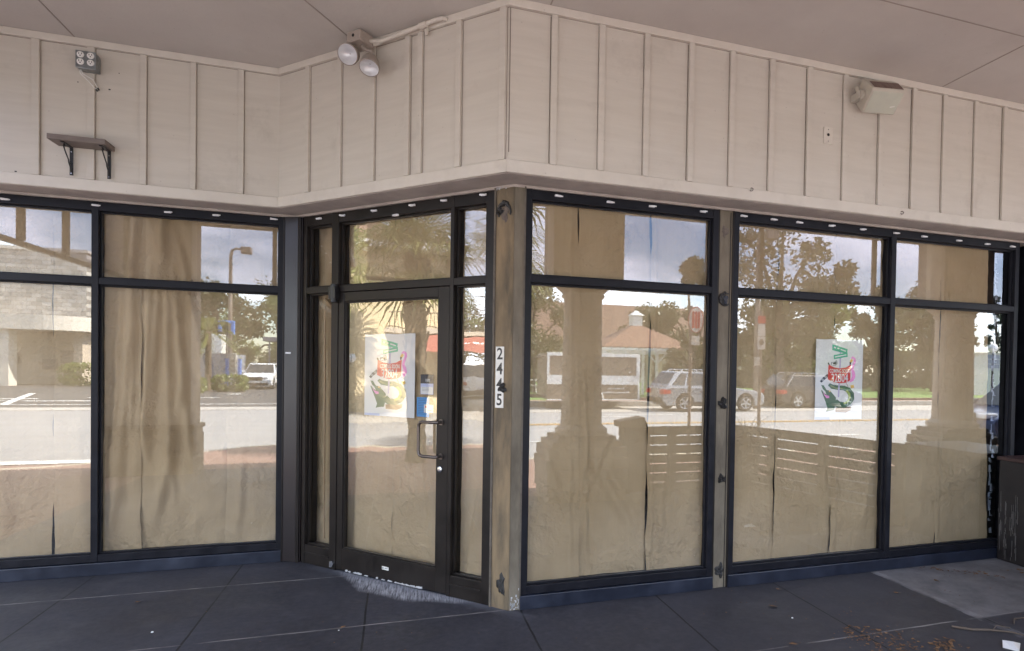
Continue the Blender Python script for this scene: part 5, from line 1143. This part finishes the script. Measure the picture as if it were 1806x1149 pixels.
t = thing('grey_building', 'plain pale grey building with a flat parapet right of the lawn', 'building', (50,-31,0))
p = MB(); p.box(39.6,62,-32.6,-30,.085,3.1); p.build('wall', M['grey_wall'], t)
p = MB(); p.box(39.5,62.1,-32.7,-29.9,3.101,3.25); p.build('parapet', M['concrete'], t)
p = MB(); [p.box(x,x+.9,-29.998,-29.96,.1,2.1) for x in (44,53)]; p.build('door', M['blue_grey'], t)
# street signs and lamps
def sign(name, label, x, y, z, h, parts, cat='sign'):
    t = thing(name, label, cat, (x,y,z)); p = MB(); p.tube([(x,y,z),(x,y,z+h)], .032, 8); p.build('pole', M['sign_back'], t)
    for nm, m, poly, off in parts:
        p = MB(); Mx_ = Matrix.Translation((x,y+.036+off,0)) @ Matrix(((1,0,0,0),(0,0,1,0),(0,1,0,0),(0,0,0,1))); p.prism(poly, .004, Mx_); p.build(nm, m, t)
ov = lambda cx, cz, a, b_: [(cx+a*math.cos(q*PI/12), cz+b_*math.sin(q*PI/12)) for q in range(24)]
rc = lambda cx, cz, a, b_: [(cx-a,cz-b_),(cx+a,cz-b_),(cx+a,cz+b_),(cx-a,cz+b_)]
bars = [('red_panel', M['sign_red'], rc(.08+dx,2.52,.022,.15), .010) for dx in (-.06,0,.06)]
sign('parking_sign', 'oval white parking sign with red bars over a small square plate', 4.46,-6.15,-.005,2.78,
     [('sign_rim', M['sign_red'], ov(.08,2.52,.155,.245), 0), ('sign_face', M['white_plate'], ov(.08,2.52,.140,.228), .005)] + bars + [('lower_plate', M['white_plate'], rc(.08,2.14,.085,.085), 0)])
sign('route_sign', 'slim pole with a stack of red and white plates right of the oval sign', 5.95,-6.15,-.005,2.75,
     [('red_plate', M['sign_red'], rc(.0,2.58,.085,.07), 0), ('white_plate', M['white_plate'], rc(0,2.38,.08,.12), 0), ('number_plate', M['white_plate'], rc(0,2.13,.085,.12), 0), ('number_ring', M['sign_back'], ov(0,2.15,.05,.06), .005), ('small_plate', M['white_plate'], rc(-.09,1.78,.06,.08), 0)])
def street_lamp(label, x, y, z, h, dx, dy):
    t = thing('street_lamp', label, 'street lamp', (x,y,z)); p = MB(); p.tube([(x,y,z),(x,y,h*.6),(x,y,h-.5),(x+dx*.12,y+dy*.12,h-.12),(x+dx*.4,y+dy*.4,h),(x+dx,y+dy,h)], [.14,.12,.10,.09,.08,.07], 9); p.build('pole', M['sign_back'], t, smooth=True)
    p = MB(); p.box(x+dx-.30+.2*dx,x+dx+.30+.2*dx,y+dy-.25,y+dy+.25,h-.30,h+.14); p.build('lamp_box', M['sign_back'], t, bevel=.05)
street_lamp('tall street lamp with a curved arm and box head across the road', 14.85,-20.3+.25,-.1,7.85,.45,.1)
street_lamp('tall square headed lamp in the corner lot', -10.95,-38.4,-.1,9.0,.75,0)
street_lamp('slim tall pole lamp behind the birch in the lot', -8.4,-40.2,-.1,10.5,.3,0)
t = thing('globe_lamp', 'lamp post with a white globe and small sign plates by the grey building', 'street lamp', (32.4,-22.6,.09))
p = MB(); p.tube([(32.4,-22.6,.09),(32.4,-22.6,2.9)], [.07,.045], 8); p.build('pole', M['rail'], t)
p = MB(); p.lathe([(.06,2.9),(.22,3.0),(.27,3.18),(.2,3.34),(.08,3.42)], Matrix.Translation((32.4,-22.6,0)), 16); p.build('globe', M['globe'], t, smooth=True)
p = MB(); [p.box(31.95,32.85,-22.55,-22.53,z,z+.2) for z in (2.0,2.28,2.56)]; p.build('sign_plate', M['blue_grey'], t)
t = thing('globe_lamp', 'slim lamp post with a white globe before the yellow building', 'street lamp', (-16.2,2.25,0))
p = MB(); p.tube([(-16.2,2.25,0),(-16.2,2.25,2.3)], [.06,.04], 8); p.build('pole', M['rail'], t)
p = MB(); p.lathe([(.05,1.62),(.14,1.70),(.16,1.8),(.10,1.92)], Matrix.Translation((-16.2,2.02,0)), 14); p.build('globe', M['globe'], t, smooth=True)
p = MB(); p.tube([(-16.2,2.25,1.55),(-16.2,2.05,1.58)], .02, 6); p.build('arm', M['rail'], t)
# bank across the corner
t = thing('stone_bank', 'low bank clad in pale stacked stone with a drive through canopy', 'bank', (-32,-48,-.1))
p = MB(); p.box(-60,-20.9,-60,-44,-.11,8.9); p.build('stone_wall', M['ledgestone'], t)
p = MB(); p.box(-60,-20.8,-60.1,-43.9,8.901,9.1); p.build('parapet', M['bank_white'], t)
p = MB(); p.box(-60,-20.88,-43.998,-43.6,-.11,3.42); p.build('tan_wall', M['bank_wall'], t)
p = MB(); pts = [(-60,-40),(-22,-40)] + [(-22+2.4*math.sin(a),-42.4+2.4*math.cos(a)) for a in [PI/2*q/8 for q in range(1,9)]] + [(-19.6,-43.95),(-60,-43.95)]
p.prism([(x,y) for x, y in pts], .92, None, 3.425); p.build('canopy', M['bank_white'], t)
p = MB(); p.box(-24.3,-23.4,-41.2,-40.3,-.11,3.42); p.build('pier', M['bank_white'], t)
p = MB(); p.box(-20.88,-20.4,-43.5,-42.2,-.11,3.42); p.build('end_pier', M['bank_wall'], t)
for x0, x1, z0, z1 in ((-23.1,-22.3,.9,1.6),(-22.1,-20.98,1.35,2.2),(-24.9,-24.4,1.3,2.0)): p = MB(); p.box(x0,x1,-43.598,-43.4,z0,z1); p.build('teller_machine', M['atm'], t, bevel=.02)
t = thing('white_trailer_box', 'white box trailer body among the trees left of the palm', 'trailer', (-13.4,-44,-.1))
p = MB(); p.box(-16.6,-12.6,-46,-43.4,2.2,3.6); p.build('body', M['white_paint'], t, bevel=.05)
p = MB(); p.box(-16.5,-12.7,-45.9,-43.5,1.1,2.19); p.build('lower_body', M['blue_grey'], t); p = MB(); [p.lathe([(.2,-.15),(.5,-.15),(.5,.15),(.2,.15)], Matrix.Translation((x,-43.7,.4)) @ Matrix.Rotation(PI/2,4,'X'), 18) for x in (-15.6,-13.6)]; p.build('wheel', M['tyre'], t)
t = thing('wash_kiosk', 'small blue grey kiosk with a shallow blue roof in the lot', 'kiosk', (-10.6,-42,-.1))
p = MB(); p.box(-13.0,-10.5,-40.6,-37.0,-.11,2.1); p.build('wall', M['blue_grey'], t)
p = MB(); p.box(-10.0,-6.8,-46,-43.5,3.2,3.5); p.tube([(-9.6,-43.8,-.1),(-9.6,-43.8,3.2)], .06, 6); p.tube([(-7.2,-43.8,-.1),(-7.2,-43.8,3.2)], .06, 6); p.build('roof', M['blue_grey'], t)
for x, lab in ((-10.62,'first bright blue post of the lot gate, left of the grey machine'),(-9.95,'second bright blue post of the lot gate, right of the grey machine')):
    t = thing('gate_post', lab, 'post', (x,-36.3,-.1)); p = MB(); p.box(x-.09,x+.09,-36.4,-36.2,-.11,1.75); p.build('post', M['blue_paint'], t, bevel=.02); p = MB(); p.box(x-.11,x+.11,-36.42,-36.18,1.751,1.82); p.build('cap', M['blue_paint'], t)
t = thing('pay_machine', 'pale grey machine standing between the two blue posts', 'machine', (-10.28,-36.3,-.1))
p = MB(); p.box(-10.46,-10.12,-36.5,-36.15,-.11,2.15); p.build('body', M['concrete'], t, bevel=.03)
p = MB(); [p.box(-10.42,-10.16,-36.148,-36.14,z,z+.13) for z in (.7,1.0,1.3,1.6)]; p.build('panel', M['atm'], t)
t = thing('ring_sign', 'open blue ring sign on a pole above the pay machine', 'sign', (-10.6,-36.6,-.1))
p = MB(); p.tube([(-10.75,-36.7,-.1),(-10.75,-36.7,3.95)], .05, 6); p.build('pole', M['sign_back'], t)
p = MB(); p.box(-11.2,-10.3,-36.7,-36.5,4.0,4.18); p.box(-11.2,-11.0,-36.7,-36.5,3.5,3.999); p.box(-10.5,-10.3,-36.7,-36.5,3.3,3.999); p.build('ring', M['blue_paint'], t, bevel=.03)
# yellow building on the cross street
XB = -17.6
t = thing('yellow_building', 'pale yellow stucco building with a tiled roof, an iron balcony and a red awning', 'building', (-24,8,0))
p = MB(); p.box(-40,XB,-.85,30,-.11,5.6); p.build('wall', M['yellow_wall'], t)
p = MB(); p.hexa([(-41,-1.5,5.601),(XB+.7,-1.5,5.601),(XB+.7,31,5.601),(-41,31,5.601),(-33,4,8.4),(-25,4,8.4),(-25,28,8.4),(-33,28,8.4)]); p.build('roof', M['tile'], t)
p = MB(); p.box(XB+.001,XB+.72,-.9,30,5.38,5.598); p.build('eave', M['white_paint'], t)
p = MB(); p.box(XB+.001,XB+1.25,-3.6,1.05,2.62,2.76); p.build('balcony', M['bank_wall'], t)
p = MB()
for i in range(37): y = -3.55+i*.125; p.tube([(XB+1.2,y,2.761),(XB+1.2,y,3.27)], .011, 4)
for z in (2.80,3.28): p.tube([(XB+1.2,-3.58,z),(XB+1.2,1.02,z)], .018, 5)
p.tube([(XB+.02,-3.58,3.28),(XB+1.2,-3.58,3.28)], .018, 5); p.build('railing', M['rail'], t)
p = MB(); p.hexa([(XB+.01,-3.55,2.10),(XB+1.5,-3.55,2.06),(XB+1.5,-.1,2.06),(XB+.01,-.1,2.10),(XB+.01,-3.55,2.60),(XB+1.28,-3.55,2.58),(XB+1.28,-.1,2.58),(XB+.01,-.1,2.60)]); aw = p.build('awning', M['awning_red'], t)
p = MB(); r = random.Random(7)
for i in range(9):
    if i == 4: continue
    y = -1.15-i*.125; p.hexa([(XB+1.397,y,2.26),(XB+1.397,y+.085,2.26),(XB+1.394,y+.085,2.26),(XB+1.394,y,2.26),(XB+1.372,y,2.26+.13),(XB+1.372,y+r.uniform(.05,.085),2.26+.13),(XB+1.369,y+.085,2.39),(XB+1.369,y,2.39)])
p.build('awning_lettering', M['white_paint'], aw)
p = MB(); p.box(XB-.3,XB+.0,-3.5,-3.1,-.11,2.6); p.box(XB-7,XB-.31,-3.5,-.86,2.5,2.618); p.build('porch_post', M['yellow_wall'], t)
for y in (3.6,7.2,11): p = MB(); p.box(XB+.001,XB+.05,y,y+1.2,3.0,4.5); fr_ = p.build('window', M['white_paint'], t); p = MB(); p.box(XB+.051,XB+.06,y+.1,y+1.1,3.1,4.4); p.build('pane', M['car_glass'], fr_)
# overhead wires down the cross street
for i, (z, lab) in enumerate(((7.2,'upper overhead wire crossing beyond the yellow building'),(6.3,'lower overhead wire crossing beyond the yellow building'))):
    b = MB(); b.tube([(-44,-60,z),(-42,-20,z-.5),(-42,10,z-.4),(-44,40,z)], .03, 5); o = b.build('overhead_wire', M['black']); tag(o, lab, 'wire')

# ------------------------------------------------------------------ camera
f, cx, cy, yaw, pitch, roll = 1078.3227, 1055.0236, 668.0269, .3207, -.0164, -.0170
fw = Vector((math.sin(yaw)*math.cos(pitch), math.cos(yaw)*math.cos(pitch), math.sin(pitch))); rt = Vector((math.cos(yaw), -math.sin(yaw), 0)); dn = -rt.cross(fw)
cr, sr = math.cos(roll), math.sin(roll); R0 = rt*cr+dn*sr; R1 = -rt*sr+dn*cr
cam = bpy.data.cameras.new('camera'); co = bpy.data.objects.new('camera', cam); COL.objects.link(co); SC.camera = co
mw = Matrix((( R0.x, -R1.x, -fw.x, -.7177), (R0.y, -R1.y, -fw.y, -3.9356), (R0.z, -R1.z, -fw.z, 1.5901), (0,0,0,1))); co.matrix_world = mw
cam.sensor_fit = 'HORIZONTAL'; cam.sensor_width = 36; cam.lens = f/1806*36; cam.shift_x = (903-cx)/1806; cam.shift_y = (cy-574.5)/1806
cam.clip_start = .05; cam.clip_end = 2000
# ------------------------------------------------------------------ daylight
SUN = Vector((1.0,.10,1.02)).normalized(); el = math.asin(SUN.z); az = math.atan2(SUN.x, SUN.y)
w = bpy.data.worlds.new('World'); SC.world = w; w.use_nodes = True; N, L = w.node_tree.nodes, w.node_tree.links; N.clear()
out = N.new('ShaderNodeOutputWorld'); bg = N.new('ShaderNodeBackground'); sk = N.new('ShaderNodeTexSky'); sk.sky_type = 'NISHITA'; sk.sun_disc = False; sk.sun_elevation = el; sk.sun_rotation = az; sk.altitude = 30; sk.air_density = 1.0; sk.dust_density = .5; sk.ozone_density = 1.2
tc = N.new('ShaderNodeTexCoord'); mp = N.new('ShaderNodeMapping'); mp.inputs['Scale'].default_value = (1,1,2.4); L.new(tc.outputs['Generated'], mp.inputs['Vector'])
cn = N.new('ShaderNodeTexNoise'); cn.inputs['Scale'].default_value = 2.6; cn.inputs['Detail'].default_value = 9; cn.inputs['Roughness'].default_value = .56; L.new(mp.outputs[0], cn.inputs['Vector'])
rm = N.new('ShaderNodeMapRange'); rm.inputs[1].default_value = .42; rm.inputs[2].default_value = .62; rm.interpolation_type = 'SMOOTHSTEP'; L.new(cn.outputs['Fac'], rm.inputs[0])
mx = N.new('ShaderNodeMix'); mx.data_type = 'RGBA'; mx.inputs['B'].default_value = (9.5,10.2,11.5,1); L.new(rm.outputs[0], mx.inputs['Factor']); L.new(sk.outputs[0], mx.inputs['A'])
L.new(mx.outputs['Result'], bg.inputs['Color']); bg.inputs['Strength'].default_value = .10; L.new(bg.outputs[0], out.inputs['Surface'])
sl = bpy.data.lights.new('sun', 'SUN'); sl.energy = 4.2; sl.angle = math.radians(.53); sl.color = (1.0,.93,.82); so = bpy.data.objects.new('sun', sl); COL.objects.link(so)
so.rotation_euler = (-SUN).to_track_quat('-Z', 'Y').to_euler(); so.location = SUN*50
SC.view_settings.view_transform = 'Standard'; SC.view_settings.look = 'None'; SC.view_settings.exposure = 2.9; SC.view_settings.gamma = 1.0
SC.render.engine = 'CYCLES'; cy_ = SC.cycles; cy_.max_bounces = 10; cy_.diffuse_bounces = 6; cy_.glossy_bounces = 5; cy_.transparent_max_bounces = 16; cy_.use_denoising = True
cy_.sample_clamp_indirect = 8; cy_.use_adaptive_sampling = False
try: cy_.denoiser = 'OPENIMAGEDENOISE'; cy_.denoising_prefilter = 'ACCURATE'
except Exception: pass
